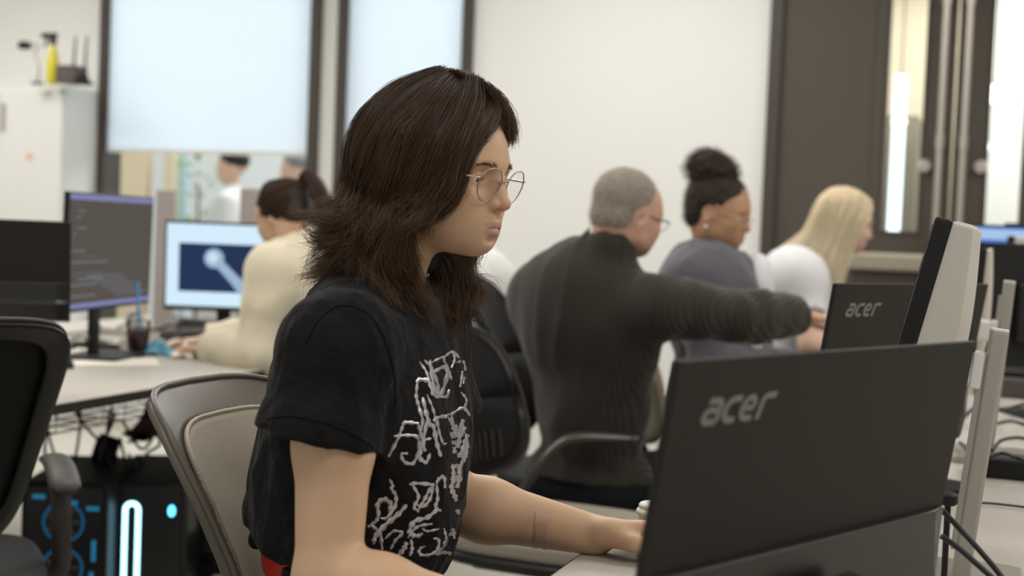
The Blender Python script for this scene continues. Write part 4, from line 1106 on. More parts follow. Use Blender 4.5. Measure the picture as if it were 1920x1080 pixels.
HAIRM = {}
def hair_mat(name, color, rough=0.45, base_only=False, tip=None, spec=0.35):
    if name in HAIRM: return HAIRM[name]
    m = bpy.data.materials.new(name); m.use_nodes = True; nt = m.node_tree; b = nt.nodes['Principled BSDF']
    b.inputs['Roughness'].default_value = rough; b.inputs['Specular IOR Level'].default_value = spec
    if base_only:
        b.inputs['Base Color'].default_value = (*color, 1)
    else:
        hi = nt.nodes.new('ShaderNodeHairInfo')
        rp = nt.nodes.new('ShaderNodeMapRange'); rp.inputs[3].default_value = 0.65; rp.inputs[4].default_value = 1.5
        nt.links.new(hi.outputs['Random'], rp.inputs[0])
        mx = nt.nodes.new('ShaderNodeMix'); mx.data_type = 'RGBA'; mx.inputs[6].default_value = (*color, 1); mx.inputs[7].default_value = (*(tip or color), 1)
        nt.links.new(hi.outputs['Intercept'], mx.inputs[0])
        vm = nt.nodes.new('ShaderNodeVectorMath'); vm.operation = 'SCALE'
        nt.links.new(mx.outputs[2], vm.inputs[0]); nt.links.new(rp.outputs[0], vm.inputs['Scale'])
        nt.links.new(vm.outputs[0], b.inputs['Base Color'])
        b.inputs['Anisotropic'].default_value = 0.0
    HAIRM[name] = m
    return m

def resample(G, n):
    return np.array([[tuple(p) for p in catmull(g, n)] for g in G])
def sheet_strands(G, count, n=18, seed=0, jroot=0.003, jtip=0.012, clump=0.5, nclump=30, wave=0.002, wfreq=3.0, lenvar=0.25, depth=0.012, field=0.0, ffreq=16.0):
    """strands between consecutive guides: hair falls in clumps, each with its own wave"""
    rnd = np.random.RandomState(seed)
    A = resample(G, n); K = len(A)
    tc = rnd.rand(nclump) * (K - 1)
    def at(t):
        k = np.clip(t.astype(int), 0, K - 2); f = (t - k)[:, None, None]
        return A[k] * (1 - f) + A[k + 1] * f
    C = at(tc)
    s = np.linspace(0, 1, n)
    ph = rnd.rand(nclump, 3) * 6.28; fr = wfreq * (0.7 + 0.6 * rnd.rand(nclump, 1))
    C = C + np.stack([np.sin(ph[:, i:i + 1] + fr * 6.28 * s) for i in range(3)], -1) * wave * (s[None, :, None] ** 0.8) * 2
    dsp = rnd.randn(nclump, 1, 3) * depth * 0.5
    C = C + dsp * (0.3 + 0.7 * s[None, :, None])
    t = rnd.rand(count) * (K - 1)
    S_ = at(t)
    j = rnd.randn(count, 1, 3)
    S_ = S_ + j * (jroot + (jtip - jroot) * s[None, :, None] ** 1.3)
    near = np.argmin(np.abs(t[:, None] - tc[None] + rnd.randn(count, 1) * 0.03), 1)
    w = (clump * (0.25 + 0.75 * s) ** 1.0)[None, :, None]
    S_ = S_ * (1 - w) + (C[near] + j * 0.0035 * (1 + s[None, :, None])) * w
    p2 = rnd.rand(count, 3) * 6.28
    S_ = S_ + np.stack([np.sin(p2[:, i:i + 1] + 4 * s * 6.28 * 0.5) for i in range(3)], -1) * 0.0012 * s[None, :, None]
    if field:
        cid = near[:, None, None] * 3.7
        Pn = S_ * ffreq + cid * 0.12
        for c_ in range(3): S_[..., c_] += field * (s ** 0.8)[None] * (vnoise(Pn, 31 + c_) + 0.45 * vnoise(Pn * 2.7, 41 + c_))
    # length variation: re-parametrise
    L = 1 - lenvar * rnd.rand(count) ** 1.5
    out = np.empty_like(S_)
    x = s[None] * L[:, None] * (n - 1); k = np.clip(x.astype(int), 0, n - 2); f = (x - k)[..., None]
    ii = np.arange(count)[:, None]
    out = S_[ii, k] * (1 - f) + S_[ii, k + 1] * f
    return out
def hair_object(name, strands, mt, parent, r0=0.00032, r1=0.00012, loc=None):
    tot = sum(len(s) for s in strands)
    hc = bpy.data.hair_curves.new(name)
    sizes = []
    P = []; Rr = []
    for s in strands:
        sizes += [s.shape[1]] * len(s)
        P.append(s.reshape(-1, 3)); q = np.linspace(0, 1, s.shape[1])
        Rr.append(np.tile(r0 + (r1 - r0) * q ** 2, len(s)))
    hc.add_curves(sizes)
    P = np.concatenate(P)
    pass
    hc.position_data.foreach_set('vector', (P).astype(np.float32).ravel())
    at = hc.attributes.get('radius') or hc.attributes.new('radius', 'FLOAT', 'POINT')
    at.data.foreach_set('value', np.concatenate(Rr).astype(np.float32))
    hc.materials.append(mt)
    o = bpy.data.objects.new(name, hc); col.objects.link(o)
    if parent is not None:
        o.parent = parent; o.matrix_parent_inverse = Matrix.Translation(-parent.location)
    return o
def hand_sdf(S, wrist, fwd, nrm, side, s=1.0, curl=(0.5, 0.55, 0.6, 0.65), thumb=0.5, spread=0.05):
    """fwd: along the hand, nrm: out of the back of the hand, side: towards the thumb"""
    w = Vector(wrist); f = Vector(fwd).normalized(); n_ = Vector(nrm); n_ = (n_ - f * n_.dot(f)).normalized()
    sd = f.cross(n_).normalized()
    if sd.dot(Vector(side)) < 0: sd = -sd
    k = 0.012 * s
    kn = []
    for i, (y, x) in enumerate(((0.027, 0.086), (0.009, 0.090), (-0.009, 0.086), (-0.026, 0.078))):
        p = w + (f * x + sd * y + n_ * 0.004) * s
        kn.append(p)
        S.rc(w + (f * 0.004 + sd * y * 0.62) * s, p - n_ * 0.002, 0.0155 * s, 0.0108 * s, k)
    for i, (p, L) in enumerate(zip(kn, ((0.042, 0.025, 0.021), (0.046, 0.028, 0.022), (0.043, 0.026, 0.021), (0.034, 0.020, 0.019)))):
        a = curl[i] * 0.7; q = p; y = (1.5 - i) * spread
        for j, l in enumerate(L):
            d = (f * math.cos(a) - n_ * math.sin(a) + sd * y).normalized()
            q2 = q + d * l * s
            r_ = (0.0092, 0.0082, 0.0074, 0.0066); kk = 0.92 if i == 3 else 1.0
            S.rc(q, q2, r_[j] * s * kk, r_[j + 1] * s * kk, 0.004 * s)
            q = q2; a += curl[i] * (0.9 if j == 0 else 0.6)
    # thumb
    b = w + (f * 0.018 + sd * 0.020 - n_ * 0.004) * s
    m_ = w + (f * 0.050 + sd * 0.042 - n_ * 0.012 * (1 + thumb)) * s
    S.rc(b, m_, 0.0165 * s, 0.0120 * s, 0.014 * s)
    m2_ = m_ + (f * 0.027 + sd * 0.012 * (1 - thumb) - n_ * 0.010 * thumb) * s
    m3_ = m2_ + (f * 0.023 - sd * 0.008 * thumb - n_ * 0.008 * thumb) * s
    S.rc(m_, m2_, 0.0108 * s, 0.0096 * s, 0.005 * s); S.rc(m2_, m3_, 0.0098 * s, 0.0076 * s, 0.004 * s)
    return kn

def frame3(side, up):
    y = Vector(side).normalized(); z = Vector(up); z = (z - y * z.dot(y)).normalized(); x = y.cross(z)
    return Matrix((x, y, z)).transposed()      # columns: forward, left, up

def torso_sdf(S, J, g=0.0, w=1.0, waist=1.0, bust=0.0, belly=0.0):
    """J: nb neck base, cb chest centre, wc waist centre, pv pelvis, rs, ls shoulders"""
    rs, ls = Vector(J['rs']), Vector(J['ls']); nb = Vector(J['nb']); pv = Vector(J['pv']); cb = Vector(J['cb']); wc = Vector(J['wc'])
    Rc = frame3(ls - rs, nb - cb + (cb - wc)); Rp = frame3(Vector(J.get('hl', ls)) - Vector(J.get('hr', rs)), wc - pv)
    Rw = frame3((ls - rs).normalized(), cb - pv)
    sw = (ls - rs).length / 2
    k = 0.06
    S.el(cb, (0.108 * w + g, sw * 0.92 + g, 0.165 + g), k, rot=Rc)
    S.el(wc, ((0.098 + belly * 0.5) * w + g, 0.125 * waist + g, 0.13 + g), 0.08, rot=Rw)
    S.el(pv, (0.115 * w + g, 0.165 * waist + g, 0.115 + g), 0.07, rot=Rp)
    up = (nb - cb).normalized()
    for p in (rs, ls):
        S.rc(nb - up * 0.045, p - up * 0.008, 0.052 + g, 0.046 + g, 0.05)
        S.rc(cb + (p - cb) * 0.45, p - up * 0.02, 0.07 + g, 0.05 + g, 0.05)
    if bust:
        fx = Vector((Rc[0][0], Rc[1][0], Rc[2][0])); fy = Vector((Rc[0][1], Rc[1][1], Rc[2][1]))
        for s in (-1, 1):
            S.el(cb + fx * (0.075 * w) + fy * s * 0.075 - up * 0.025, (bust + g, 0.062 + g, 0.06 + g), 0.05, rot=Rc)
    if belly:
        fx = Vector((Rw[0][0], Rw[1][0], Rw[2][0]))
        S.el(wc + fx * 0.04, (0.085 + belly + g, 0.12 + g, 0.11 + g), 0.06, rot=Rw)
    return S
def arm_sdf(S, sh, el, wr, g=0.0, s=1.0, upper=True, fore=True):
    sh, el, wr = Vector(sh), Vector(el), Vector(wr)
    if upper:
        S.rc(sh, sh.lerp(el, 0.45), 0.050 * s + g, 0.046 * s + g, 0.03); S.rc(sh.lerp(el, 0.4), el, 0.0465 * s + g, 0.0375 * s + g, 0.02)
    if fore:
        S.rc(el, el.lerp(wr, 0.3), 0.0385 * s + g, 0.0425 * s + g, 0.02); S.rc(el.lerp(wr, 0.28), wr, 0.0425 * s + g, 0.0265 * s + g, 0.02)
def leg_sdf(S, hip, kn, an, g=0.0, s=1.0):
    hip, kn, an = Vector(hip), Vector(kn), Vector(an)
    S.rc(hip, kn, 0.092 * s + g, 0.058 * s + g, 0.05); S.rc(kn, kn.lerp(an, 0.35), 0.056 * s + g, 0.058 * s + g, 0.03); S.rc(kn.lerp(an, 0.35), an, 0.056 * s + g, 0.036 * s + g, 0.02)

def fold_disp(dirv, amp, freq, seed=0, c=None, r=None, w2=0.35):
    """cloth folds: ridged noise stretched along dirv"""
    d = np.array(Vector(dirv).normalized())
    def f(P):
        al = P @ d
        Q = P - al[..., None] * d * (1 - w2)
        n1 = vnoise(Q * freq, seed); n2 = vnoise(Q * freq * 2.3 + 7.1, seed + 5)
        r1 = 1 - np.abs(n1) * 2
        out = -(r1 * 0.6 + n2 * 0.4) * amp
        if c is not None:
            q = np.exp(-((P - np.array(c)) ** 2).sum(-1) / (r * r)); out = out * q
        return out
    return f
def fabric(name, color, rough=0.9, bump=(500, 0.3, 0.0006), sheen=0.0, var=(6, 0.08), stripes=None):
    m = mat(name, color, rough, spec=0.12, bump=bump, sheen=sheen, var=var)
    return m
def region_tint(base, regs):
    """albedo regions: list of (centre, radius, colour, softness)"""
    def f(Vv):
        c = np.tile(np.array(base), (len(Vv), 1))
        for (p, r, colr, so) in regs:
            d = np.linalg.norm((Vv - np.array(p[0])) @ np.array(p[1]) / np.array(r), axis=1)
            w = np.clip((1 - d) / so + 0.5, 0, 1)[:, None]
            c = c * (1 - w) + np.array(colr) * w
        return c
    return f
def lip_regions(M, base, lip, cheek=None, nosec=None):
    R3 = np.array(M.to_3x3().normalized())
    def L(p): return (tuple(M @ Vector(p)), R3)
    out = []
    sc_ = M.to_scale()[0]
    rr = lambda *a: tuple(x * sc_ for x in a)
    if cheek is not None:
        for s in (-1, 1): out.append((L((0.062, s * 0.042, -0.015)), rr(0.03, 0.024, 0.022), cheek, 0.9))
    if nosec is not None: out.append((L((0.107, 0, -0.012)), rr(0.016, 0.017, 0.014), nosec, 0.8))
    if lip is not None:
        out.append((L((0.0985, 0, -0.0395)), rr(0.018, 0.0235, 0.0058), lip, 0.16))
        out.append((L((0.0965, 0, -0.0480)), rr(0.018, 0.0215, 0.0068), lip, 0.16))
    return out
# ------------------------------------------------------------------ the person in the black t-shirt
SKIN = (0.60, 0.390, 0.245)
m_skin = skin_mat('skin_light', SKIN)
SH = head_matrix(Vector((-0.107, 1.744, 1.2535)), math.radians(-28), math.radians(6.5), 0, 0.98)
J = dict(rs=(-0.203, 1.575, 1.062), ls=(-0.125, 1.895, 1.068), nb=(-0.178, 1.742, 1.120), cb=(-0.190, 1.735, 0.965), wc=(-0.205, 1.735, 0.80), pv=(-0.215, 1.74, 0.615))
r_el, r_wr = Vector((-0.196, 1.500, 0.792)), Vector((0.010, 1.435, 0.772))
l_el, l_wr = Vector((-0.090, 1.905, 0.807)), W(1118, 1004, 1.90)
root = thing('person', 'person with shoulder-length dark brown hair in a black t-shirt with silver lettering', 'person', (-0.2, 1.73, 0))
S = Sdf()
S.pr += head_sdf(SH).pr
S.rc(SH @ Vector((-0.024, 0, -0.030)), Vector(J['nb']) + Vector((-0.004, 0, -0.02)), 0.047, 0.050, 0.022)
torso_sdf(S, J, -0.012, 1.0, 0.95, 0.035)
arm_sdf(S, J['rs'], r_el, r_wr, 0.0, 0.98)
arm_sdf(S, J['ls'], l_el, l_wr, 0.002, 1.0)
hand_sdf(S, r_wr, (1, -0.25, -0.05), (0, 0.1, 1), (0, 1, 0), 0.95, (0.5, 0.5, 0.55, 0.6), 0.4)
hand_sdf(S, l_wr + Vector((0, 0, 0.004)), (1, -0.08, 0.06), (-0.05, 0.35, 1), (0.1, -1, 0.1), 1.06, (1.15, 1.2, 1.25, 1.3), 0.55)
leg_sdf(S, (-0.20, 1.65, 0.58), (0.19, 1.52, 0.60), (0.17, 1.50, 0.12), -0.008)
leg_sdf(S, (-0.17, 1.82, 0.58), (0.25, 1.70, 0.60), (0.24, 1.68, 0.12), -0.008)
Vv, Qq = polygonize(S, 0.0019)
lipc = (0.50, 0.275, 0.22)
tint = region_tint(SKIN, lip_regions(SH, SKIN, lipc, (0.61, 0.365, 0.24), (0.61, 0.345, 0.225)))
body = np_mesh('body', Vv, Qq, m_skin, root, 1, tint)
face_extras(SH, root, gaze_down=0.30)

# t-shirt
def tshirt():
    T = Sdf()
    G = Sdf(); torso_sdf(G, J, 0.006, 1.0, 1.08, 0.040)
    G.el(Vector(J['wc']) + Vector((0.02, 0, 0.03)), (0.125, 0.155, 0.17), 0.06, rot=(0, 0, -0.25))
    T.group(G, 0.0)
    rs, ls = Vector(J['rs']), Vector(J['ls'])
    h1 = W(602, 822, 1.545); n1 = Vector((-0.20, -0.05, -0.97)).normalized()
    A = Sdf(); A.rc(rs + Vector((0.002, 0, -0.004)), h1, 0.0515, 0.0675, 0.02); A.rc(h1 + Vector((-0.006, 0, 0)), h1 + n1 * 0.05 + Vector((-0.006, 0, 0)), 0.069, 0.073, 0.02)
    A.plane(h1, n1, 0.003)
    A.rc(h1 - n1 * 0.022, h1 + n1 * 0.1, 0.050, 0.066, 0.004, sub=True)
    T.group(A, 0.035)
    h2 = ls.lerp(l_el, 0.52) + Vector((0.008, 0, 0)); n2 = (l_el - ls).normalized()
    B = Sdf(); B.rc(ls, h2, 0.050, 0.060, 0.02); B.rc(h2, h2 + n2 * 0.05, 0.060, 0.060, 0.02)
    B.plane(h2, n2, 0.003); B.rc(h2 - n2 * 0.02, h2 + n2 * 0.1, 0.050, 0.06, 0.004, sub=True)
    T.group(B, 0.035)
    # neck opening, hem
    nb = Vector(J['nb'])
    T.rc(nb + Vector((0.012, -0.002, 0.005)), nb + Vector((0.05, -0.01, 0.12)), 0.062, 0.075, 0.006, sub=True)
    T.plane((-0.20, 0, 0.770), (-0.30, 0, -1), 0.012)
    ax = Vector((0, 0, 1))
    f1 = fold_disp((0.15, 0.1, 1), 0.0055, 17, 3, w2=0.22); f2 = fold_disp((0.35, -0.2, -0.9), 0.0042, 26, 9, w2=0.15); f3 = fold_disp((0.8, 0.3, 0.5), 0.004, 22, 12, w2=0.25)
    def disp(P):
        low = np.clip((0.93 - P[..., 2]) / 0.12, 0, 1)
        return f1(P) * (0.45 + 0.9 * low) + f2(P) * 0.8 + f3(P) * (0.35 + 0.9 * low)
    T.disp = disp
    # explicit creases: armpit pulls and waist bunching
    for (a, b, r_) in (((500, 990, 1.66), (560, 1015, 1.60), 0.012), ((488, 955, 1.70), (520, 1020, 1.64), 0.015), ((484, 1010, 1.72), (540, 1035, 1.64), 0.010), ((740, 610, 1.62), (765, 720, 1.62), 0.008)):
        T.rc(W(*a), W(*b), r_, r_ * 0.7, 0.02)
    return T
T = tshirt()
m_tee = fabric('black_cotton', srgb(25, 24, 24), 0.85, (24, 1.0, 0.012), sheen=0.05)
Vt, Qt = polygonize(T, 0.0028)
tee = np_mesh('t_shirt', Vt, Qt, m_tee, root, 1)
# sewn hem line of the sleeve and shoulder seam
bvh_tee = BVHTree.FromPolygons([tuple(v) for v in Vt], [tuple(q) for q in Qt])
def on_tee(px, py, off=0.0008):
    o = Vector((0, 0, CAMZ)); d = (W(px, py, 2.0) - o).normalized()
    h = bvh_tee.ray_cast(o, d)
    return (h[0] + h[1] * off) if h[0] is not None else None
def tee_line(pts, r, n=40, off=0.0006):
    pp = [p for p in (on_tee(x.x, x.y, off) for x in catmull([Vector((a, b, 0)) for a, b in pts], n)) if p is not None]
    return pp
sm = MB()
for c in (((500, 783), (560, 782), (640, 803), (702, 838)), ((572, 645), (598, 598), (640, 573), (690, 588), (722, 640), (738, 700), (742, 760)), ((655, 500), (662, 540), (664, 570))):
    pp = tee_line(c, 1)
    if len(pp) > 3: sm.tube(pp, 0.0012, 6)
sm.build('seams', m_tee, tee, smooth=True)
# silver lettering printed on the front
m_print = mat('silver_print', srgb(196, 192, 194), 0.28, metal=0.7, bump=(70, 0.6, 0.003))
pr = MB()
def ps(pts, w=3.0, n=None):
    """printed ribbon lying on the cloth along a traced stroke"""
    P2 = catmull([Vector((a, b, 0)) for a, b in pts], n or max(9, 6 * len(pts)))
    K = len(P2); rows = []
    def flush():
        if len(rows) > 2: pr.grid([list(r_) for r_ in rows])
        rows.clear()
    for i, p in enumerate(P2):
        t = (P2[min(i + 1, K - 1)] - P2[max(i - 1, 0)]).normalized(); nn = Vector((-t.y, t.x, 0))
        h = (0.85 if w < 7.5 else 0.55) * w * (0.45 + 0.55 * math.sin(math.pi * (i + 0.5) / K) ** 0.5) * (0.85 + 0.3 * math.sin(i * 1.3 + w))
        q = [on_tee((p + nn * h * e).x, (p + nn * h * e).y, 0.0006 + 0.0006 * (1 - abs(e))) for e in (-1, -0.5, 0, 0.5, 1)]
        if any(x is None for x in q) or (rows and (q[2] - rows[-1][2]).length > 0.03) or (q[0] - q[4]).length > 0.03: flush(); continue
        rows.append(q)
    flush()
# upper word
for s_, w in (([(786, 678), (800, 700), (806, 722)], 3), ([(795, 675), (808, 690), (820, 720), (822, 742)], 4), ([(806, 675), (808, 700), (818, 736), (836, 744), (842, 730)], 4),
              ([(808, 680), (830, 670), (832, 680)], 3), ([(812, 698), (832, 688), (838, 700), (828, 736), (820, 738)], 5), ([(832, 670), (846, 660), (852, 672), (846, 690)], 3.5),
              ([(834, 678), (842, 700), (846, 712)], 3.5), ([(850, 658), (862, 676), (866, 700), (862, 726)], 3.5), ([(856, 680), (868, 678), (872, 696), (868, 720)], 3),
              ([(780, 718), (786, 712), (804, 716), (812, 738), (822, 746)], 5), ([(782, 716), (780, 742), (784, 760), (792, 790), (786, 812)], 4), ([(792, 745), (800, 780), (806, 800)], 5),
              ([(800, 740), (812, 770), (818, 800)], 3), ([(864, 735), (874, 750), (870, 765)], 3),
              # middle word
              ([(754, 796), (760, 792), (784, 794)], 4), ([(756, 794), (746, 820), (728, 856)], 4), ([(738, 818), (760, 816), (782, 820), (784, 845), (774, 868), (758, 866), (752, 852), (764, 850)], 4),
              ([(784, 796), (790, 820), (796, 846)], 5), ([(800, 790), (792, 830), (786, 856), (798, 866), (806, 850)], 5), ([(800, 792), (812, 800), (818, 830), (826, 856)], 5),
              ([(790, 826), (808, 822)], 3), ([(812, 790), (818, 784), (834, 780), (836, 784)], 4), ([(820, 784), (822, 806), (830, 830), (836, 832)], 3), ([(836, 778), (846, 776), (868, 764), (878, 774)], 3),
              ([(846, 776), (850, 800), (860, 806)], 3), ([(868, 766), (876, 772), (880, 780)], 3.5)):
    ps(s_, w)
# tree-like figure
for s_, w in (([(852, 796), (856, 830), (862, 860), (858, 890), (848, 905)], 13), ([(866, 790), (862, 812), (858, 840)], 9), ([(846, 790), (852, 806), (856, 820)], 6), ([(840, 782), (848, 796), (852, 806)], 4),
              ([(876, 814), (870, 836), (862, 856)], 7), ([(872, 800), (866, 812), (862, 820)], 5), ([(878, 832), (872, 850), (864, 870)], 5), ([(868, 786), (864, 800)], 5), ([(850, 900), (846, 915), (852, 930), (856, 945)], 6),
              ([(854, 870), (862, 890), (856, 915)], 6), ([(848, 870), (850, 890), (846, 900)], 5), ([(856, 955), (862, 975), (852, 995)], 6), ([(860, 880), (870, 862), (876, 848)], 4),
              ([(846, 810), (850, 830), (852, 850)], 6)):
    ps(s_, w)
# lower words
for s_, w in (([(730, 898), (736, 910), (734, 916), (742, 930), (740, 950), (726, 970), (714, 972)], 4), ([(710, 965), (708, 945), (720, 936), (732, 944), (730, 960)], 6), ([(710, 960), (706, 975), (690, 988)], 4),
              ([(762, 946), (744, 966), (722, 985), (704, 1005), (700, 1020)], 6), ([(768, 910), (774, 906), (808, 908), (812, 912)], 4), ([(772, 908), (784, 930), (776, 950), (784, 960)], 4), ([(808, 910), (796, 935), (782, 958)], 4),
              ([(812, 908), (806, 935), (792, 950), (776, 944)], 4), ([(818, 906), (822, 898), (832, 894), (834, 915)], 4), ([(818, 906), (820, 935), (816, 950), (826, 958)], 4),
              ([(820, 955), (800, 970), (776, 978), (768, 998), (780, 1005), (792, 1000)], 6), ([(764, 1008), (782, 988), (810, 982)], 4), ([(790, 990), (800, 996), (822, 992)], 3), ([(812, 1010), (822, 1012), (820, 1030), (806, 1040), (788, 1040), (786, 1030), (796, 1024)], 4),
              ([(770, 1010), (772, 1030), (768, 1042)], 4), ([(832, 990), (836, 1010), (830, 1020)], 3), ([(840, 1004), (850, 1002), (854, 1038)], 4), ([(816, 1040), (834, 1036), (852, 1040)], 4), ([(838, 1005), (834, 1020), (818, 1040)], 3),
              ([(722, 1010), (738, 996), (754, 1000), (742, 1012), (732, 1030)], 4), ([(762, 1016), (756, 1030), (742, 1046)], 6), ([(696, 985), (712, 1000), (716, 1030)], 4), ([(858, 960), (860, 985), (850, 1000), (848, 990)], 6)):
    ps(s_, w)
pr.build('silver_lettering', m_print, tee, smooth=True)

# jeans, belt
m_jean = fabric('black_denim', srgb(34, 34, 38), 0.9, (700, 0.4, 0.0006))
P_ = Sdf(); G = Sdf(); torso_sdf(G, J, 0.002, 1.0, 0.98); G.plane((0, 0, 0.775), (-0.1, 0, 1), 0.003); P_.group(G, 0)
leg_sdf(P_, (-0.20, 1.65, 0.58), (0.19, 1.52, 0.60), (0.17, 1.50, 0.12), 0.006); leg_sdf(P_, (-0.17, 1.82, 0.58), (0.25, 1.70, 0.60), (0.24, 1.68, 0.12), 0.006)
P_.disp = fold_disp((1, 0, 0.2), 0.003, 20, 4)
a, b = polygonize(P_, 0.006); np_mesh('jeans', a, b, m_jean, root, 1)
B_ = Sdf(); G = Sdf(); torso_sdf(G, J, 0.0075, 1.0, 1.0); B_.group(G, 0); B_.plane((-0.2, 0, 0.776), (0.12, 0, 1), 0.002); B_.plane((-0.2, 0, 0.740), (-0.12, 0, -1), 0.002)
a, b = polygonize(B_, 0.0035); np_mesh('belt', a, b, mat('red_belt', srgb(176, 38, 30), 0.45, bump=(300, 0.1, 0.0004)), root, 1)
blp = MB(); c_ = Vector((-0.262, 1.600, 0.752))
blp.box(c_, (0.014, 0.010, 0.058), rot=(0, 0.25, -0.7)); bl_o = blp.build('belt_loop', m_jean, root, bevel=0.003); bl_o.matrix_parent_inverse = Matrix.Translation(-root.location)
for (c, d_) in (((0.17, 1.50, 0.05), (1, -0.2)), ((0.24, 1.68, 0.05), (1, -0.25))):
    X = Sdf(); c = Vector(c); f = Vector((d_[0], d_[1], 0)).normalized()
    X.rc(c + f * -0.05 + Vector((0, 0, 0.0)), c + f * 0.13 - Vector((0, 0, 0.008)), 0.042, 0.036, 0.02); X.rc(c, c + Vector((0, 0, 0.07)), 0.043, 0.045, 0.03); X.plane((0, 0, 0.012), (0, 0, -1), 0.004)
    a, b = polygonize(X, 0.006); np_mesh('shoe', a, b, m_black, root, 1)

# sticking plaster on the far forearm
bvh_b = BVHTree.FromPolygons([tuple(v) for v in Vv], [tuple(q) for q in Qq])
def on_body(px, py, off):
    o = Vector((0, 0, CAMZ)); d = (W(px, py, 2.0) - o).normalized(); h = bvh_b.ray_cast(o, d)
    return (h[0] + h[1] * off) if h[0] is not None else None
def patch(x0, x1, y0, y1, off, lean=0.0, nx=12, ny=14):
    rows = []
    for i in range(nx):
        row = []
        for j in range(ny):
            yy = y0 + (y1 - y0) * j / (ny - 1); xx = x0 + (x1 - x0) * i / (nx - 1) + lean * (0.5 - j / (ny - 1))
            q = on_body(xx, yy, off); k = 0
            while q is None and k < 12: k += 1; q = on_body(xx, yy + (993 - yy) * 0.06 * k, off)
            row.append(q)
        rows.append(row)
    return MB().grid(rows)
m_pl = mat('plaster_film', srgb(198, 160, 136), 0.45, bump=(400, 0.3, 0.0004))
m_pl2 = mat('plaster_pad', srgb(184, 146, 124), 0.6, bump=(400, 0.4, 0.0004))
pl = patch(1001, 1029, 958, 1029, 0.0012, 6).build('adhesive_plaster', m_pl, root, smooth=True); pl.matrix_parent_inverse = Matrix.Translation(-root.location)
patch(1004, 1024, 980, 1012, 0.0022, 2).build('plaster_pad', m_pl2, pl, smooth=True)
tag(pl, 'translucent sticking plaster')
for o_ in (tee, ):
    pass
for nm in ('seams', 'silver_lettering'):
    pass

# ---- hair
m_hair = hair_mat('dark_brown_hair', (0.040, 0.0205, 0.0105), 0.42, tip=(0.080, 0.042, 0.020), spec=0.3)
m_hairb = mat('dark_brown_hair_base', (0.016, 0.009, 0.006), 0.7, spec=0.2)
HB = Sdf(SH)
HB.el((-0.014, 0, 0.052), (0.103, 0.083, 0.089), 0.02)
HB.el((-0.055, 0, -0.030), (0.050, 0.066, 0.075), 0.04)
HB.el((-0.028, 0, -0.085), (0.050, 0.062, 0.045), 0.04)
for s in (-1, 1): HB.el((0.012, s * 0.062, 0.020), (0.040, 0.020, 0.055), 0.02)
HB.el((0.112, 0, -0.010), (0.062, 0.115, 0.078), 0.01, sub=True)
HB.el((0.060, 0, -0.080), (0.062, 0.095, 0.050), 0.01, sub=True)
a, b = polygonize(HB, 0.004)
hair = np_mesh('hair', a, b, m_hairb, root, 1)
Minv = SH.inverted()
def shell_pt(px, py, k=1.0, c=(-0.014, 0, 0.022), r=(0.110, 0.092, 0.114), far=False):
    o = Vector((0, 0, CAMZ)); d = (W(px, py, 2.0) - o).normalized()
    ol = Minv @ o; dl = (Minv.to_3x3() @ d)
    ol = ol - Vector(c)
    q = [r[i] * k for i in range(3)]
    A_ = sum((dl[i] / q[i]) ** 2 for i in range(3)); B__ = sum(ol[i] * dl[i] / q[i] ** 2 for i in range(3)); C_ = sum((ol[i] / q[i]) ** 2 for i in range(3)) - 1
    D = B__ * B__ - A_ * C_
    t = (-B__ - (math.sqrt(D) if D > 0 else 0)) / A_
    return o + d * t
def GD(pts, k=1.0):
    out = []
    o = Vector((0, 0, CAMZ))
    for p in pts:
        q = shell_pt(p[0], p[1], k) if len(p) == 2 else W(*p)
        d = (q - o).normalized(); h = bvh_b.ray_cast(o, d)
        if h[0] is not None and (h[0] - o).length < (q - o).length + 0.007: q = h[0] - d * 0.007
        h = bvh_tee.ray_cast(o, d)
        if h[0] is not None and (h[0] - o).length < (q - o).length + 0.005: q = h[0] - d * 0.006
        out.append(q)
    return out
def mirror(G): 
    out = []
    for g_ in G:
        r_ = []
        for p in g_:
            q = Minv @ p; q.y = -q.y; r_.append(SH @ q)
        out.append(r_)
    return out
A_g = [GD(g_) for g_ in (
    [(912, 166), (934, 190), (936, 214), (920, 240), (892, 268), (872, 300), (864, 335), (852, 365), (828, 392), (800, 404)],
    [(906, 160), (922, 190), (918, 222), (898, 256), (874, 295), (862, 336), (846, 370), (818, 396), (788, 404), (770, 398)],
    [(898, 154), (908, 190), (896, 236), (872, 284), (852, 330), (834, 366), (808, 392), (782, 398), (762, 392), (748, 384)],
    [(890, 149), (890, 196), (868, 258), (838, 315), (812, 362), (788, 392), (765, 404), (756, 424, 1.64)],
    [(878, 145), (862, 200), (832, 268), (800, 335), (776, 385), (758, 420, 1.64), (748, 460, 1.65), (748, 500, 1.66)],
    [(866, 142), (834, 194), (796, 262), (764, 335), (742, 392), (728, 435, 1.65), (728, 475, 1.66), (742, 510, 1.66)],
    [(852, 139), (804, 186), (758, 252), (728, 325), (708, 385), (694, 430, 1.665), (676, 465, 1.68), (655, 485, 1.69)],
    [(838, 137), (776, 177), (724, 240), (694, 315), (680, 375), (664, 415, 1.68), (644, 446, 1.69), (622, 450, 1.70)],
    [(826, 135), (752, 167), (698, 225), (670, 300), (662, 355), (655, 390, 1.70), (634, 415, 1.71), (598, 424, 1.72)],
    [(816, 134), (738, 160), (684, 212), (656, 280), (650, 330), (652, 370, 1.735), (632, 395, 1.745), (596, 398, 1.75)],
)]
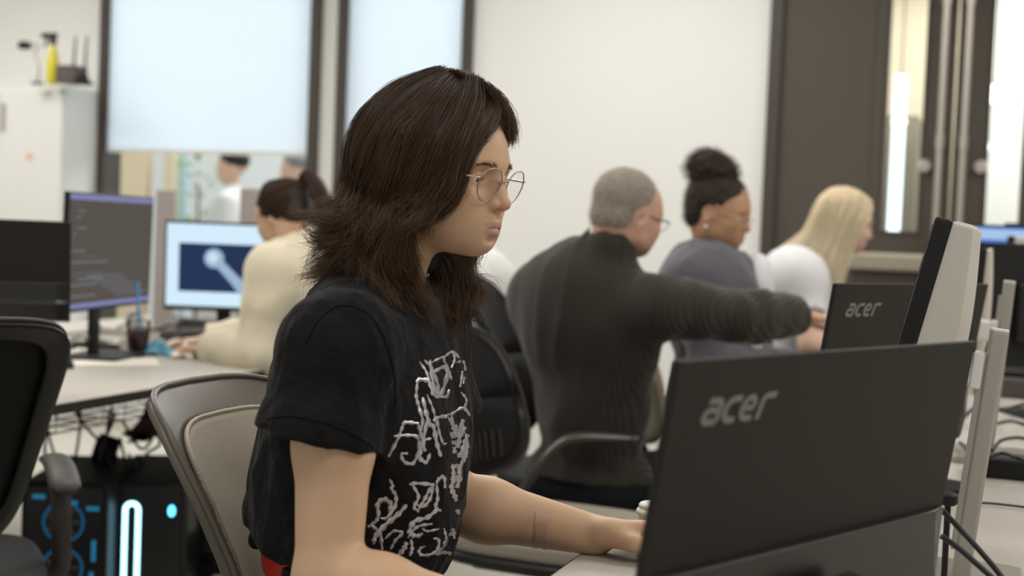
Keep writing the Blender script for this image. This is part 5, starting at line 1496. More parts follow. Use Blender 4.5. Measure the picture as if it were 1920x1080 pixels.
B_g = [GD(g_, 0.93) for g_ in (
    [(790, 320), (776, 370), (766, 410, 1.67), (764, 450, 1.68), (774, 500, 1.685), (796, 545, 1.69), (818, 580, 1.70)],
    [(780, 320), (764, 370), (752, 415, 1.665), (746, 460, 1.67), (756, 510, 1.675), (778, 552, 1.68), (804, 586, 1.69)],
    [(775, 300), (755, 370), (744, 425, 1.66), (738, 470, 1.66), (746, 515, 1.665), (764, 552, 1.665), (795, 585, 1.67)],
    [(750, 295), (728, 370), (712, 430, 1.665), (702, 475, 1.67), (702, 515, 1.665), (716, 545, 1.66), (742, 568, 1.66)],
    [(725, 290), (702, 365), (682, 425, 1.68), (662, 465, 1.69), (648, 492, 1.69), (640, 510, 1.69)],
    [(705, 285), (684, 360), (670, 415, 1.70), (652, 455, 1.71), (626, 486, 1.71), (598, 514, 1.71)],
    [(690, 280), (672, 355), (662, 405, 1.72), (642, 450, 1.73), (610, 488, 1.73), (576, 532, 1.73)],
)]
C_g = [GD(g_, 0.88) for g_ in (                       # flicked-out ends at the nape
    [(712, 300), (690, 350), (668, 395, 1.68), (640, 412, 1.69), (612, 408, 1.70), (592, 392, 1.70)],
    [(720, 320), (700, 370), (676, 412, 1.67), (645, 430, 1.68), (612, 430, 1.69), (586, 420, 1.70)],
    [(735, 330), (712, 385), (690, 432, 1.66), (655, 455, 1.67), (620, 462, 1.68), (590, 452, 1.69)],
)]
D_g = [[W(*p) for p in g_] for g_ in (          # far-side hair hanging below the chin
    [(838, 470, 1.80), (850, 500, 1.80), (846, 540, 1.80), (852, 575, 1.79), (868, 600, 1.78)],
    [(825, 480, 1.79), (836, 510, 1.79), (834, 550, 1.79), (842, 590, 1.78), (850, 618, 1.77)],
    [(812, 490, 1.78), (822, 525, 1.78), (822, 565, 1.77), (830, 600, 1.76), (828, 625, 1.75)],
)]
F_g = [[shell_pt(*p) for p in g_] for g_ in (                # fringe lock falling past the forehead
    [(905, 158), (935, 180), (952, 208), (959, 238), (956, 266)],
    [(912, 162), (934, 186), (946, 212), (951, 238), (948, 262)],
    [(912, 166), (932, 190), (938, 212), (936, 232), (926, 246)],
)]
st = []
st.append(sheet_strands(A_g[:3], 4200, 24, 1, 0.0015, 0.0030, 0.6, 26, 0.0012, 1.2, 0.10, 0.004, 0.006, 14))
st.append(sheet_strands(A_g[2:], 15000, 24, 11, 0.002, 0.005, 0.78, 60, 0.0045, 1.5, 0.22, 0.013, 0.014, 13))
st.append(sheet_strands(A_g[3:], 6500, 22, 2, 0.003, 0.007, 0.9, 30, 0.008, 1.6, 0.45, 0.020, 0.018, 13))
st.append(sheet_strands(B_g[:3], 1900, 20, 3, 0.003, 0.006, 0.85, 14, 0.005, 2.0, 0.4, 0.008, 0.013, 18))
st.append(sheet_strands(B_g[2:], 5000, 20, 13, 0.004, 0.005, 0.88, 30, 0.006, 1.6, 0.45, 0.016, 0.016, 16))
st.append(sheet_strands(C_g, 1000, 20, 4, 0.003, 0.004, 0.92, 12, 0.005, 1.4, 0.45, 0.014, 0.014, 16))
AM = mirror(A_g)
st.append(sheet_strands(AM[4:], 6500, 18, 5, 0.002, 0.004, 0.6, 50, 0.003, 1.6, 0.3, 0.008, 0.005, 15))
st.append(sheet_strands(mirror(B_g[1:]), 3200, 18, 6, 0.004, 0.009, 0.75, 40, 0.005, 2.0, 0.35, 0.012, 0.010, 20))
st.append(sheet_strands(mirror(C_g), 1600, 16, 7, 0.004, 0.010, 0.8, 24, 0.004, 2.0, 0.3, 0.014, 0.010, 20))
st.append(sheet_strands(D_g, 2200, 16, 8, 0.005, 0.008, 0.75, 20, 0.005, 2.0, 0.45, 0.012, 0.010, 20))
st.append(sheet_strands(F_g, 2000, 14, 9, 0.0015, 0.003, 0.6, 14, 0.001, 1.0, 0.15, 0.004))
hair_object('hair_strands', st, m_hair, hair, 0.00025, 0.00011)
fly = [sheet_strands(A_g, 160, 20, 21, 0.004, 0.014, 0.2, 20, 0.008, 1.6, 0.3, 0.02), sheet_strands(B_g, 120, 20, 22, 0.004, 0.014, 0.2, 20, 0.008, 1.6, 0.3, 0.02),
       sheet_strands(C_g, 160, 18, 23, 0.004, 0.014, 0.2, 20, 0.008, 1.6, 0.3, 0.02), sheet_strands(D_g, 90, 16, 24, 0.006, 0.022, 0.1, 10, 0.01, 1.6, 0.3, 0.02)]
W_g = [[W(*p) for p in g_] for g_ in ([(842, 478, 1.79), (856, 498, 1.79), (874, 512, 1.79), (890, 510, 1.79)], [(850, 476, 1.79), (866, 492, 1.79), (888, 500, 1.79)], [(866, 478, 1.79), (884, 488, 1.79), (912, 480, 1.79)])]
fly.append(sheet_strands(W_g, 46, 14, 25, 0.002, 0.006, 0.5, 6, 0.002, 1.0, 0.3, 0.006))
hair_object('flyaway_hair', fly, m_hair, hair, 0.00012, 0.00007)
# brows and lashes
bro = []
rb = np.random.RandomState(4)
bR = np.array(SH.to_3x3())
def surf(y, z):
    p = SH @ Vector((0.14, y, z)); d = (SH.to_3x3() @ Vector((-1, 0, 0))).normalized()
    h = bvh_b.ray_cast(p, d); return h[0], h[1]
for s in (-1, 1):
    L = []
    for i in range(150):
        f = rb.rand(); y = s * (0.013 + 0.032 * f); z = 0.0345 + 0.0035 * math.sin(f * 2.4) - 0.004 * max(0, f - 0.6) + rb.randn() * 0.0017 * (1.2 - 0.7 * f)
        p, n_ = surf(y, z)
        if p is None: continue
        d = SH.to_3x3() @ Vector((-0.15, s * (0.5 + 0.5 * f), 0.75 - 1.0 * f)).normalized()
        l = 0.0062
        L.append([tuple(p + n_ * (0.0002 + 0.0010 * t) + d * l * t) for t in (0, 0.33, 0.66, 1)])
    bro.append(np.array(L))
    L = []
    for i in range(34):
        f = i / 33; y = s * (0.0215 + 0.0195 * f); z = 0.0195 + 0.0014 * math.sin(f * 3.1)
        p, n_ = surf(y, z)
        if p is None: continue
        d = (SH.to_3x3() @ Vector((1.0, s * (0.5 * f), -0.30))).normalized(); u_ = SH.to_3x3() @ Vector((0, 0, 1))
        L.append([tuple(p + d * 0.0075 * t + u_ * 0.004 * t * t) for t in (0, 0.33, 0.66, 1)])
    bro.append(np.array(L))
hair_object('eyebrows', bro, hair_mat('brow_hair', (0.05, 0.030, 0.018), 0.7), root, 0.00010, 0.00004)

# glasses
m_wire = mat('glasses_metal', srgb(170, 150, 138), 0.3, metal=0.9)
m_wire2 = mat('temple_pale_metal', srgb(214, 200, 176), 0.3, metal=0.6)
def glasses(label, M, R_=0.024, wire=None, lensm=None, tip_back=0.1, mt=None, low=0.0, shape='hex'):
    t = thing('eyeglasses', label, 'glasses', (0, 0, 0)); t.matrix_world = M
    wire = wire or m_wire
    outl = [(-0.0225, 0.0075), (-0.0135, 0.0185), (0.0, 0.0212), (0.0125, 0.0190), (0.0215, 0.0085), (0.0222, -0.002), (0.0155, -0.0145), (0.0050, -0.0205), (-0.0080, -0.0205), (-0.0175, -0.0135), (-0.0232, -0.002)] if shape == 'hex' else [(0.025 * math.cos(a), 0.017 * math.sin(a)) for a in [2 * math.pi * i / 10 for i in range(10)]]
    lens_m = lensm or LENS
    outl = [(a * 1.12, b * 1.03) for a, b in outl]
    q_ = []
    for (a, b), (a2, b2) in zip(outl, outl[1:] + outl[:1]): q_ += [(a + (a2 - a) * f, b + (b2 - b) * f) for f in (0.2, 0.8)]
    outl = q_
    for s in (-1, 1):
        pts = []
        for (a, b) in outl + [outl[0]]:
            yy = s * (0.0335 - a); pts.append(Vector((0.1045 - 0.05 * max(0, abs(yy) - 0.02) ** 1.3 * 6 + b * 0.22, yy, 0.0125 + b + low)))
        loop = catmull(pts, 121)
        MB().tube(loop, 0.00085, 8).build('rim', wire, t, smooth=True)
        c = sum(loop[:-1], Vector()) / 120
        m = MB()
        nr = 5
        vs = [c + Vector((0.0012, 0, 0))]
        for q in range(1, nr + 1): vs += [c.lerp(p, q / nr) + Vector((0.0012 * (1 - (q / nr) ** 2), 0, 0)) for p in loop[:-1]]
        m.add(vs, [(0, 1 + i, 1 + (i + 1) % 120) for i in range(120)] + [(1 + (q - 1) * 120 + i, 1 + (q - 1) * 120 + (i + 1) % 120, 1 + q * 120 + (i + 1) % 120, 1 + q * 120 + i) for q in range(1, nr) for i in range(120)])
        m.build('lens', lens_m, t, smooth=True)
        ox = min(p.x for p in loop); hy = max(abs(p.y) for p in loop)
        e = Vector((0.1045 - 0.3 * (hy - 0.02) ** 1.3, s * (hy + 0.002), 0.0205 + low))
        MB().tube(catmull([e + Vector((0.001, -s * 0.003, 0)), e + Vector((-0.004, s * 0.003, 0.0)), Vector((0.055, s * 0.0685, 0.021)), Vector((0.0, s * 0.074, 0.020)), Vector((-0.022, s * 0.074, 0.004))], 30), [0.0010] * 3 + [0.0024] * 27, 8, flat=0.6).build('temple', m_wire2 if mt is None else mt, t, smooth=True)
        MB().tube(catmull([Vector((0.1035, s * 0.0125, 0.010 + low)), Vector((0.099, s * 0.010, 0.006 + low)), Vector((0.0965, s * 0.0115, 0.002 + low))], 10), 0.0005, 6).lathe([(0.0004, -0.004), (0.0022, -0.002), (0.0022, 0.002), (0.0004, 0.004)], 12, (0.0965, s * 0.0115, 0.000 + low)).build('nose_pad', wire, t)
    MB().tube(catmull([Vector((0.1045, -0.0120, 0.016 + low)), Vector((0.1075, 0, 0.0195 + low)), Vector((0.1045, 0.0120, 0.016 + low))], 12), 0.0009, 8).build('bridge', wire, t, smooth=True)
    return t
def lens_mat(name, tintc, rough=0.01):
    m = bpy.data.materials.new(name); m.use_nodes = True; nt = m.node_tree; nt.nodes.remove(nt.nodes['Principled BSDF'])
    tr = nt.nodes.new('ShaderNodeBsdfTransparent'); tr.inputs[0].default_value = (0.95, 0.94, 0.96, 1)
    gl = nt.nodes.new('ShaderNodeBsdfGlossy'); gl.inputs['Color'].default_value = (*tintc, 1); gl.inputs['Roughness'].default_value = rough
    fr = nt.nodes.new('ShaderNodeLayerWeight'); fr.inputs[0].default_value = 0.035
    mx = nt.nodes.new('ShaderNodeMixShader'); nt.links.new(fr.outputs['Fresnel'], mx.inputs[0]); nt.links.new(tr.outputs[0], mx.inputs[1]); nt.links.new(gl.outputs[0], mx.inputs[2])
    nt.links.new(mx.outputs[0], nt.nodes['Material Output'].inputs[0])
    return m
LENS = lens_mat('lens_coated', (0.80, 0.66, 1.0))
glasses('thin metal wire glasses with angular lenses, worn by the person in the black t-shirt', SH)
# ------------------------------------------------------------------ the people behind
def seated(label, c, yaw_b, head, skin, nbz=1.10, sh=0.36, rs=None, arms=None, pel=None, top=None, topcol=None, sleeve='long', g=0.014, pants=None, lean=0.0, scale=1.0, lip=None, collar=None, res=0.006, female=True, heavy=0.0, tee_fold=0.006, belly=0.0, extra=None, nbk=0.055, armg=0.0, skinname='skin_tan', hoodie=False, open_front=None, headless=False, feet=True):
    """rs = right shoulder, body facing yaw_b"""
    rs = Vector(rs); lv = Vector((-math.sin(yaw_b), math.cos(yaw_b), 0)); fv = Vector((math.cos(yaw_b), math.sin(yaw_b), 0))
    ls = rs + lv * sh
    mid = (rs + ls) / 2; pv = Vector(pel)
    up = (mid - pv).normalized()
    J = dict(rs=rs, ls=ls, nb=mid + up * nbk, cb=mid - up * 0.12 - fv * 0.0, wc=mid.lerp(pv, 0.60) - fv * 0.01, pv=pv, hr=pv - lv * 0.1, hl=pv + lv * 0.1)
    M = head
    root = thing('person', label, 'person', (round(pv.x, 3), round(pv.y, 3), 0))
    S = Sdf(); S.pr += head_sdf(M, female, True, heavy=heavy).pr
    S.rc(M @ Vector((-0.024, 0, -0.030)), J['nb'] - up * 0.02, 0.052 + heavy * 0.008, 0.056 + heavy * 0.008, 0.03)
    torso_sdf(S, J, -0.012, 1.0 + heavy * 0.1, 1.0 + heavy * 0.1)
    hips = [pv - lv * 0.09, pv + lv * 0.09]
    for (a_el, a_wr, hf, hn, hs), s_ in zip(arms, (rs, ls)):
        arm_sdf(S, s_, a_el, a_wr, 0, 1.0 + heavy * 0.1)
        hand_sdf(S, a_wr, hf, hn, hs, 1.0)
    lf = Vector((math.cos(yaw_b + lean), math.sin(yaw_b + lean), 0))
    lg = []
    for hp, o in zip(hips, (-0.06, 0.06)):
        kn = hp + lf * 0.42 + lv * o; kn.z = hp.z + 0.01; an = kn + lf * (-0.03); an.z = 0.10; lg.append((hp, kn, an))
        leg_sdf(S, hp, kn, an, -0.008)
    a, b = polygonize(S, res)
    sm_ = skin_mat(skinname, skin)
    np_mesh('body', a, b, sm_, root, 1, region_tint(skin, lip_regions(M, skin, lip or tuple(x * 0.8 for x in skin))))
    face_extras(M, root, gaze_down=0.3)
    # top
    T = Sdf(); G = Sdf(); torso_sdf(G, J, g * 0.8, 1.0 + heavy * 0.1, 1.06 + heavy * 0.1, 0.03 if female else 0, belly)
    T.group(G, 0)
    for e_ in (extra or ()): T.el(e_[0], e_[1], 0.13)
    for (a_el, a_wr, hf, hn, hs), s_ in zip(arms, (rs, ls)):
        a_el, a_wr = Vector(a_el), Vector(a_wr)
        A = Sdf()
        if sleeve == 'long':
            arm_sdf(A, s_, a_el, a_wr, g + armg, 1.0 + heavy * 0.1)
            d = (a_wr - a_el).normalized(); A.rc(a_wr - d * 0.05, a_wr + d * 0.03, 0.030 + g * 0.8, 0.030 + g * 0.6, 0.02)
            A.plane(a_wr - d * 0.005, d, 0.005); A.rc(a_wr - d * 0.04, a_wr + d * 0.05, 0.027, 0.03, 0.004, sub=True)
        else:
            d = (a_el - s_).normalized(); h = s_.lerp(a_el, 0.55)
            A.rc(s_, h + d * 0.04, 0.052, 0.068, 0.02); A.plane(h, d, 0.004); A.rc(h - d * 0.04, h + d * 0.08, 0.052, 0.056, 0.004, sub=True)
        T.group(A, 0.035)
    nb = J['nb']
    if collar:
        T.rc(nb - up * 0.03, nb + (M @ Vector((-0.024, 0, -0.06)) - nb) * collar, 0.078, 0.074, 0.03)
        T.rc(nb + up * 0.05, nb + (M @ Vector((-0.02, 0, -0.02)) - nb) * 1.2, 0.056, 0.064, 0.005, sub=True)
    else: T.rc(nb + up * 0.015 + fv * 0.01, nb + up * 0.15 + fv * 0.05, 0.062, 0.08, 0.008, sub=True)
    T.plane(pv + Vector((0, 0, 0.02)), (0, 0, -1), 0.01)
    if hoodie: T.rc(nb - fv * 0.07 - lv * 0.06, nb - fv * 0.07 + lv * 0.06, 0.05, 0.05, 0.04); 
    T.disp = fold_disp((0.2, 0.1, 1), tee_fold, 13, int(abs(rs.x) * 100))
    a, b = polygonize(T, res)
    tp = np_mesh(top, a, b, topcol, root, 1)
    P_ = Sdf(); G = Sdf(); torso_sdf(G, J, 0.004, 1.0 + heavy * 0.1, 1.02); G.plane(pv + Vector((0, 0, 0.11)), (0, 0, 1), 0.004); P_.group(G, 0)
    for hp, kn, an in lg: leg_sdf(P_, hp, kn, an, 0.006)
    a, b = polygonize(P_, 0.009); np_mesh('trousers', a, b, pants, root, 1)
    for hp, kn, an in lg:
        X = Sdf(); c_ = Vector((an.x, an.y, 0.05))
        X.rc(c_ - lf * 0.05, c_ + lf * 0.14 - Vector((0, 0, 0.008)), 0.042, 0.036, 0.02); X.rc(c_, c_ + Vector((0, 0, 0.07)), 0.043, 0.045, 0.03); X.plane((0, 0, 0.012), (0, 0, -1), 0.004)
        a, b = polygonize(X, 0.009); np_mesh('shoe', a, b, m_black, root, 1)
    return root, J, tp
def hair_cap(root, M, prims, subs, matb, res=0.005, disp=None, name='hair'):
    H = Sdf(M)
    for p in prims:
        if len(p) == 2: H.el(p[0], p[1], 0.02)
        else: H.rc(p[0], p[1], p[2], p[3], 0.03)
    for p in subs: H.el(p[0], p[1], 0.012, sub=True)
    if disp: H.disp = disp
    a, b = polygonize(H, res)
    return np_mesh(name, a, b, matb, root, 1)
def local_guides(M, G): return [[M @ Vector(p) for p in g_] for g_ in G]

# ribbed dark sweater
def rib_mat(name, color, axis, pitch=0.012):
    m = mat(name, color, 0.9, spec=0.2, sheen=0.25); nt = m.node_tree; b = nt.nodes['Principled BSDF']
    tc = nt.nodes.new('ShaderNodeTexCoord'); dp = nt.nodes.new('ShaderNodeVectorMath'); dp.operation = 'DOT_PRODUCT'
    nt.links.new(tc.outputs['Object'], dp.inputs[0]); dp.inputs[1].default_value = axis
    mu = nt.nodes.new('ShaderNodeMath'); mu.operation = 'MULTIPLY'; mu.inputs[1].default_value = 2 * math.pi / pitch; nt.links.new(dp.outputs['Value'], mu.inputs[0])
    sn = nt.nodes.new('ShaderNodeMath'); sn.operation = 'SINE'; nt.links.new(mu.outputs[0], sn.inputs[0])
    bp = nt.nodes.new('ShaderNodeBump'); bp.inputs['Strength'].default_value = 0.9; bp.inputs['Distance'].default_value = 0.0012
    nt.links.new(sn.outputs[0], bp.inputs['Height']); nt.links.new(bp.outputs[0], b.inputs['Normal'])
    mr = nt.nodes.new('ShaderNodeMapRange'); mr.inputs[1].default_value = -1; mr.inputs[3].default_value = 0.86; mr.inputs[4].default_value = 1.12; nt.links.new(sn.outputs[0], mr.inputs[0])  # rib highlights and groove shade painted into the colour, in step with the bump
    vm = nt.nodes.new('ShaderNodeVectorMath'); vm.operation = 'SCALE'; vm.inputs[0].default_value = color; nt.links.new(mr.outputs[0], vm.inputs['Scale']); nt.links.new(vm.outputs[0], b.inputs['Base Color'])
    return m
DN = Vector((0, 0, -1))
# --- man in the ribbed sweater
yb = math.radians(52)
MH = head_matrix(W(1172, 412, 3.62), math.radians(36), math.radians(14), math.radians(4), 1.02)
side = (-math.sin(yb), math.cos(yb), 0)
m_rib = rib_mat('ribbed_charcoal_knit', srgb(54, 50, 44), side)
rs_ = W(1232, 572, 3.52)
man, JM, tp = seated('man with short grey hair in a ribbed charcoal sweater reaching out his arm', None, yb, MH, (0.58, 0.34, 0.25), rs=rs_, sh=0.39, pel=W(1105, 905, 3.72),
    arms=((W(1380, 594, 3.60), W(1498, 592, 3.74), (1, 0.1, -0.1), (0, 0, 1), (0.3, 1, 0)), (W(1100, 760, 4.05), W(1200, 740, 4.22), (1, 0.2, -0.1), (0, 0, 1), (0, -1, 0))),
    top='sweater', topcol=m_rib, g=0.022, pants=m_jean, female=False, heavy=0.6, extra=((W(1105, 545, 3.66), (0.12, 0.12, 0.14)), (W(1045, 580, 3.72), (0.07, 0.09, 0.13))), nbk=0.085, armg=0.006, collar=0.75, belly=0.02, skinname='skin_ruddy', tee_fold=0.006)
m_ghair = hair_mat('grey_hair', srgb(165, 155, 142), 0.6, tip=srgb(190, 182, 170))
hm_ = hair_cap(man, MH, [((-0.016, 0, 0.052), (0.0945, 0.0765, 0.083)), ((-0.045, 0, -0.005), (0.052, 0.066, 0.050))], [((0.118, 0, -0.018), (0.078, 0.11, 0.100)), ((0.01, 0, -0.06), (0.09, 0.09, 0.045)), ((0.004, -0.078, 0.0), (0.024, 0.020, 0.036)), ((0.004, 0.078, 0.0), (0.024, 0.020, 0.036))], mat('grey_hair_base', srgb(140, 130, 118), 0.85, var=(60, 0.3), bump=(300, 0.6, 0.002)), disp=lambda P: vnoise(P * 120, 3) * 0.0016)
def stubble(hm, M, n, L, mt, name='hair_strands', seed=1, fall=(-0.5, 0, -0.6), r0=0.0002):
    me = hm.data; k = len(me.vertices); co = np.empty(k * 3, np.float32); me.vertices.foreach_get('co', co); co = co.reshape(-1, 3)
    no = np.empty(k * 3, np.float32); me.vertices.foreach_get('normal', no); no = no.reshape(-1, 3)
    r_ = np.random.RandomState(seed); ii = r_.randint(0, k, n)
    d = no[ii] + np.array(M.to_3x3() @ Vector(fall)) + r_.randn(n, 3) * 0.25; d /= np.linalg.norm(d, axis=1)[:, None]
    t = np.array([0, 0.33, 0.66, 1.0])[None, :, None]
    st_ = (co[ii] + r_.randn(n, 3) * 0.0015)[:, None] + d[:, None] * t * L - np.array([0, 0, 1]) * (t ** 2) * L * 0.3
    return hair_object(name, [st_], mt, hm, r0, 0.0001)
stubble(hm_, MH, 5000, 0.009, m_ghair)
glasses('dark-rimmed glasses worn by the man in the ribbed sweater', MH, wire=m_black, mt=m_black, shape='oval', low=0.004)

# --- woman with the hair bun
yb = math.radians(-20)
WB = head_matrix(W(1343, 408, 4.15), math.radians(-26), math.radians(13), 0, 1.0)
m_hood = fabric('grey_marl', srgb(92, 90, 96), 0.95, (300, 0.4, 0.001), sheen=0.2)
wbun, JB, tp = seated('woman with a curly dark hair bun and pearl earring in a grey hooded jacket', None, yb, WB, (0.45, 0.255, 0.155), rs=W(1322, 536, 4.02), sh=0.34, nbk=0.07, extra=((W(1305, 530, 4.1), (0.10, 0.13, 0.10)), (W(1345, 560, 4.1), (0.11, 0.13, 0.12))), pel=W(1320, 900, 4.2),
    arms=((W(1330, 690, 3.95), W(1440, 690, 4.0), (1, -0.1, -0.1), (0, 0, 1), (0, 1, 0)), (W(1400, 680, 4.4), W(1490, 690, 4.4), (1, -0.1, -0.1), (0, 0, 1), (0, -1, 0))),
    top='hooded_jacket', topcol=m_hood, g=0.024, pants=m_jean, skinname='skin_brown', hoodie=True, tee_fold=0.008)
G = Sdf(); torso_sdf(G, JB, 0.038, 1.0, 1.06, 0.03)
fv = Vector((math.cos(yb), math.sin(yb), 0)); lvv = Vector((-math.sin(yb), math.cos(yb), 0)); mid = (Vector(JB['rs']) + Vector(JB['ls'])) / 2
K_ = Sdf(); K_.group(G, 0); K_.plane(mid + lvv * 0.07, lvv, 0.004); K_.plane(mid - lvv * 0.07, -lvv, 0.004); K_.plane(mid + fv * 0.02, -fv, 0.004); K_.plane(mid + Vector((0, 0, 0.015)), (0, 0, 1), 0.004)
K_.el(W(1420, 538, 4.12), (0.050, 0.085, 0.105), 0.03)
a, b = polygonize(K_, 0.007); np_mesh('white_undershirt', a, b, fabric('white_cotton', srgb(214, 214, 216), 0.9), wbun, 1)
m_cur = hair_mat('black_curly_hair', (0.030, 0.018, 0.012), 0.5, tip=(0.075, 0.045, 0.028), spec=0.3)
m_curb = mat('black_curly_base', (0.024, 0.015, 0.010), 0.75, bump=(160, 0.8, 0.004))
curl_d = lambda P: vnoise(P * 70, 5) * 0.004
hb_ = hair_cap(wbun, WB, [((-0.014, 0, 0.052), (0.099, 0.081, 0.088)), ((-0.05, 0, 0.0), (0.05, 0.068, 0.055))], [((0.128, 0, -0.036), (0.076, 0.11, 0.104)), ((0.02, 0, -0.07), (0.09, 0.09, 0.045)), ((0.004, -0.078, 0.0), (0.024, 0.020, 0.036)), ((0.004, 0.078, 0.0), (0.024, 0.020, 0.036))], m_curb, disp=curl_d)
bunm = hair_cap(wbun, WB, [((-0.062, 0, 0.142), (0.072, 0.064, 0.054)), ((-0.035, 0, 0.13), (0.045, 0.04, 0.04)), ((-0.002, 0.01, 0.140), (0.036, 0.03, 0.028))], [], m_curb, disp=lambda P: vnoise(P * 55, 8) * 0.009 + vnoise(P * 110, 9) * 0.004, name='hair_bun')
stubble(bunm, WB, 1800, 0.022, m_cur, 'bun_curls', 3, (0, 0, 0.2), 0.00045)
stubble(hb_, WB, 3500, 0.014, m_cur, 'hair_strands', 4, (-0.6, 0, 0.8), 0.0003)
er = MB().lathe([(0.001, -0.006), (0.0052, -0.003), (0.006, 0), (0.0052, 0.003), (0.001, 0.006)], 16).build('earring', mat('pearl', srgb(240, 238, 232), 0.2, coat=0.5), wbun, smooth=True)
p_ = WB @ Vector((0.0, -0.078, -0.030)); er.location = p_ - wbun.location
glasses('clear-rimmed glasses worn by the woman with the hair bun', WB, wire=m_wire2, shape='oval', low=0.002)

# --- blond woman
yb = math.radians(-14)
BH = head_matrix(W(1578, 424, 4.80), math.radians(-6), math.radians(14), 0, 0.98)
bl, JL, tp = seated('young woman with long straight blond hair in a white t-shirt', None, yb, BH, (0.66, 0.44, 0.34), rs=W(1506, 520, 4.68), sh=0.33, extra=((W(1478, 522, 4.76), (0.09, 0.12, 0.10)),), pel=W(1475, 870, 4.85),
    arms=((W(1518, 645, 4.60), W(1575, 655, 4.66), (1, -0.1, -0.1), (0, 0, 1), (0, 1, 0)), (W(1560, 640, 5.0), W(1640, 640, 5.0), (1, -0.1, -0.1), (0, 0, 1), (0, -1, 0))),
    top='t_shirt', topcol=fabric('white_cotton', srgb(214, 214, 216), 0.9), sleeve='short', g=0.014, pants=m_jean, skinname='skin_fair', tee_fold=0.005)
m_bl = hair_mat('blond_hair', srgb(214, 198, 166), 0.5, tip=srgb(224, 212, 186), spec=0.4)
m_blb = mat('blond_hair_base', srgb(204, 184, 150), 0.7, var=(40, 0.12))
hl_ = hair_cap(bl, BH, [((-0.014, 0, 0.052), (0.100, 0.083, 0.090)), ((-0.05, 0, -0.03), (0.05, 0.066, 0.08)), ((-0.06, 0, -0.12), (0.035, 0.06, 0.07))], [((0.132, 0, -0.02), (0.075, 0.115, 0.115)), ((0.055, 0, -0.09), (0.07, 0.09, 0.06))], m_blb)
BG = local_guides(BH, [
    [(0.070, -0.010, 0.118), (0.078, -0.045, 0.085), (0.066, -0.075, 0.040), (0.052, -0.082, -0.010), (0.045, -0.082, -0.070), (0.042, -0.090, -0.150), (0.050, -0.10, -0.250)],
    [(0.050, -0.008, 0.128), (0.055, -0.055, 0.095), (0.045, -0.084, 0.045), (0.034, -0.088, -0.010), (0.028, -0.090, -0.070), (0.028, -0.10, -0.160), (0.030, -0.105, -0.265)],
    [(0.020, -0.006, 0.138), (0.020, -0.060, 0.105), (0.012, -0.090, 0.045), (0.004, -0.092, -0.010), (-0.004, -0.092, -0.070), (-0.008, -0.105, -0.155), (-0.004, -0.11, -0.250)],
    [(-0.020, -0.004, 0.142), (-0.026, -0.060, 0.105), (-0.034, -0.086, 0.045), (-0.040, -0.086, -0.010), (-0.050, -0.085, -0.070), (-0.070, -0.088, -0.140), (-0.100, -0.09, -0.215)],
    [(-0.060, -0.002, 0.130), (-0.082, -0.045, 0.085), (-0.094, -0.060, 0.030), (-0.098, -0.060, -0.020), (-0.105, -0.060, -0.070), (-0.135, -0.060, -0.130), (-0.180, -0.06, -0.195)],
    [(-0.080, 0.0, 0.115), (-0.106, -0.010, 0.070), (-0.116, -0.012, 0.020), (-0.118, -0.012, -0.025), (-0.126, -0.010, -0.070), (-0.165, -0.010, -0.125), (-0.215, -0.010, -0.180)]])
BM = [[BH @ (Vector((q.x, -q.y, q.z))) for q in [BH.inverted() @ p for p in g_]] for g_ in BG]
hair_object('hair_strands', [sheet_strands(BG, 5000, 18, 51, 0.002, 0.006, 0.5, 50, 0.002, 1.0, 0.2, 0.006, 0.003, 12), sheet_strands(BM, 3000, 18, 52, 0.002, 0.006, 0.5, 40, 0.002, 1.0, 0.2, 0.006, 0.003, 12)], m_bl, hl_, 0.0005, 0.0003)

# --- person in the cream sweater at the left desk
yb = math.radians(160)
CH = head_matrix(W(537, 412, 4.32), math.radians(152), math.radians(26), math.radians(0), 0.98)
m_cr = fabric('cream_fleece', srgb(216, 206, 182), 0.95, (260, 0.4, 0.001), sheen=0.3, var=(5, 0.04))
cr, JC, tp = seated('person with a dark brown ponytail in a cream sweater typing at the left desk', None, yb, CH, (0.62, 0.40, 0.27), rs=W(612, 505, 4.52), sh=0.36, nbk=0.06, extra=((W(585, 505, 4.35), (0.11, 0.15, 0.12)), (W(575, 580, 4.35), (0.12, 0.16, 0.14))), pel=W(625, 820, 4.42),
    arms=((W(470, 640, 4.62), W(385, 640, 4.60), (-1, 0.2, -0.1), (0, 0, 1), (0, -1, 0)), (W(485, 662, 4.12), W(398, 655, 4.30), (-0.95, 0.35, -0.05), (0, 0, 1), (0, 1, 0))),
    top='sweater', topcol=m_cr, g=0.032, pants=m_jean, skinname='skin_warm', tee_fold=0.009)
m_pt = hair_mat('brown_tied_hair', (0.040, 0.020, 0.011), 0.45, tip=(0.07, 0.035, 0.02))
m_ptb = mat('brown_tied_base', (0.026, 0.014, 0.008), 0.6)
hc_ = hair_cap(cr, CH, [((-0.014, 0, 0.050), (0.0985, 0.0785, 0.087)), ((-0.05, 0, 0.0), (0.05, 0.066, 0.05))], [((0.125, 0, -0.02), (0.075, 0.11, 0.110)), ((0.012, 0, -0.07), (0.09, 0.09, 0.052))], m_ptb)
PG = local_guides(CH, [[(0.06, -0.02, 0.105), (0.0, -0.04, 0.130), (-0.06, -0.03, 0.115), (-0.105, -0.008, 0.085)], [(0.055, -0.055, 0.075), (0.0, -0.080, 0.080), (-0.06, -0.065, 0.085), (-0.105, -0.008, 0.080)],
                       [(0.040, -0.070, 0.035), (-0.01, -0.084, 0.030), (-0.06, -0.070, 0.050), (-0.105, -0.008, 0.075)], [(-0.01, -0.075, -0.01), (-0.05, -0.070, 0.00), (-0.085, -0.045, 0.040), (-0.108, -0.006, 0.072)]])
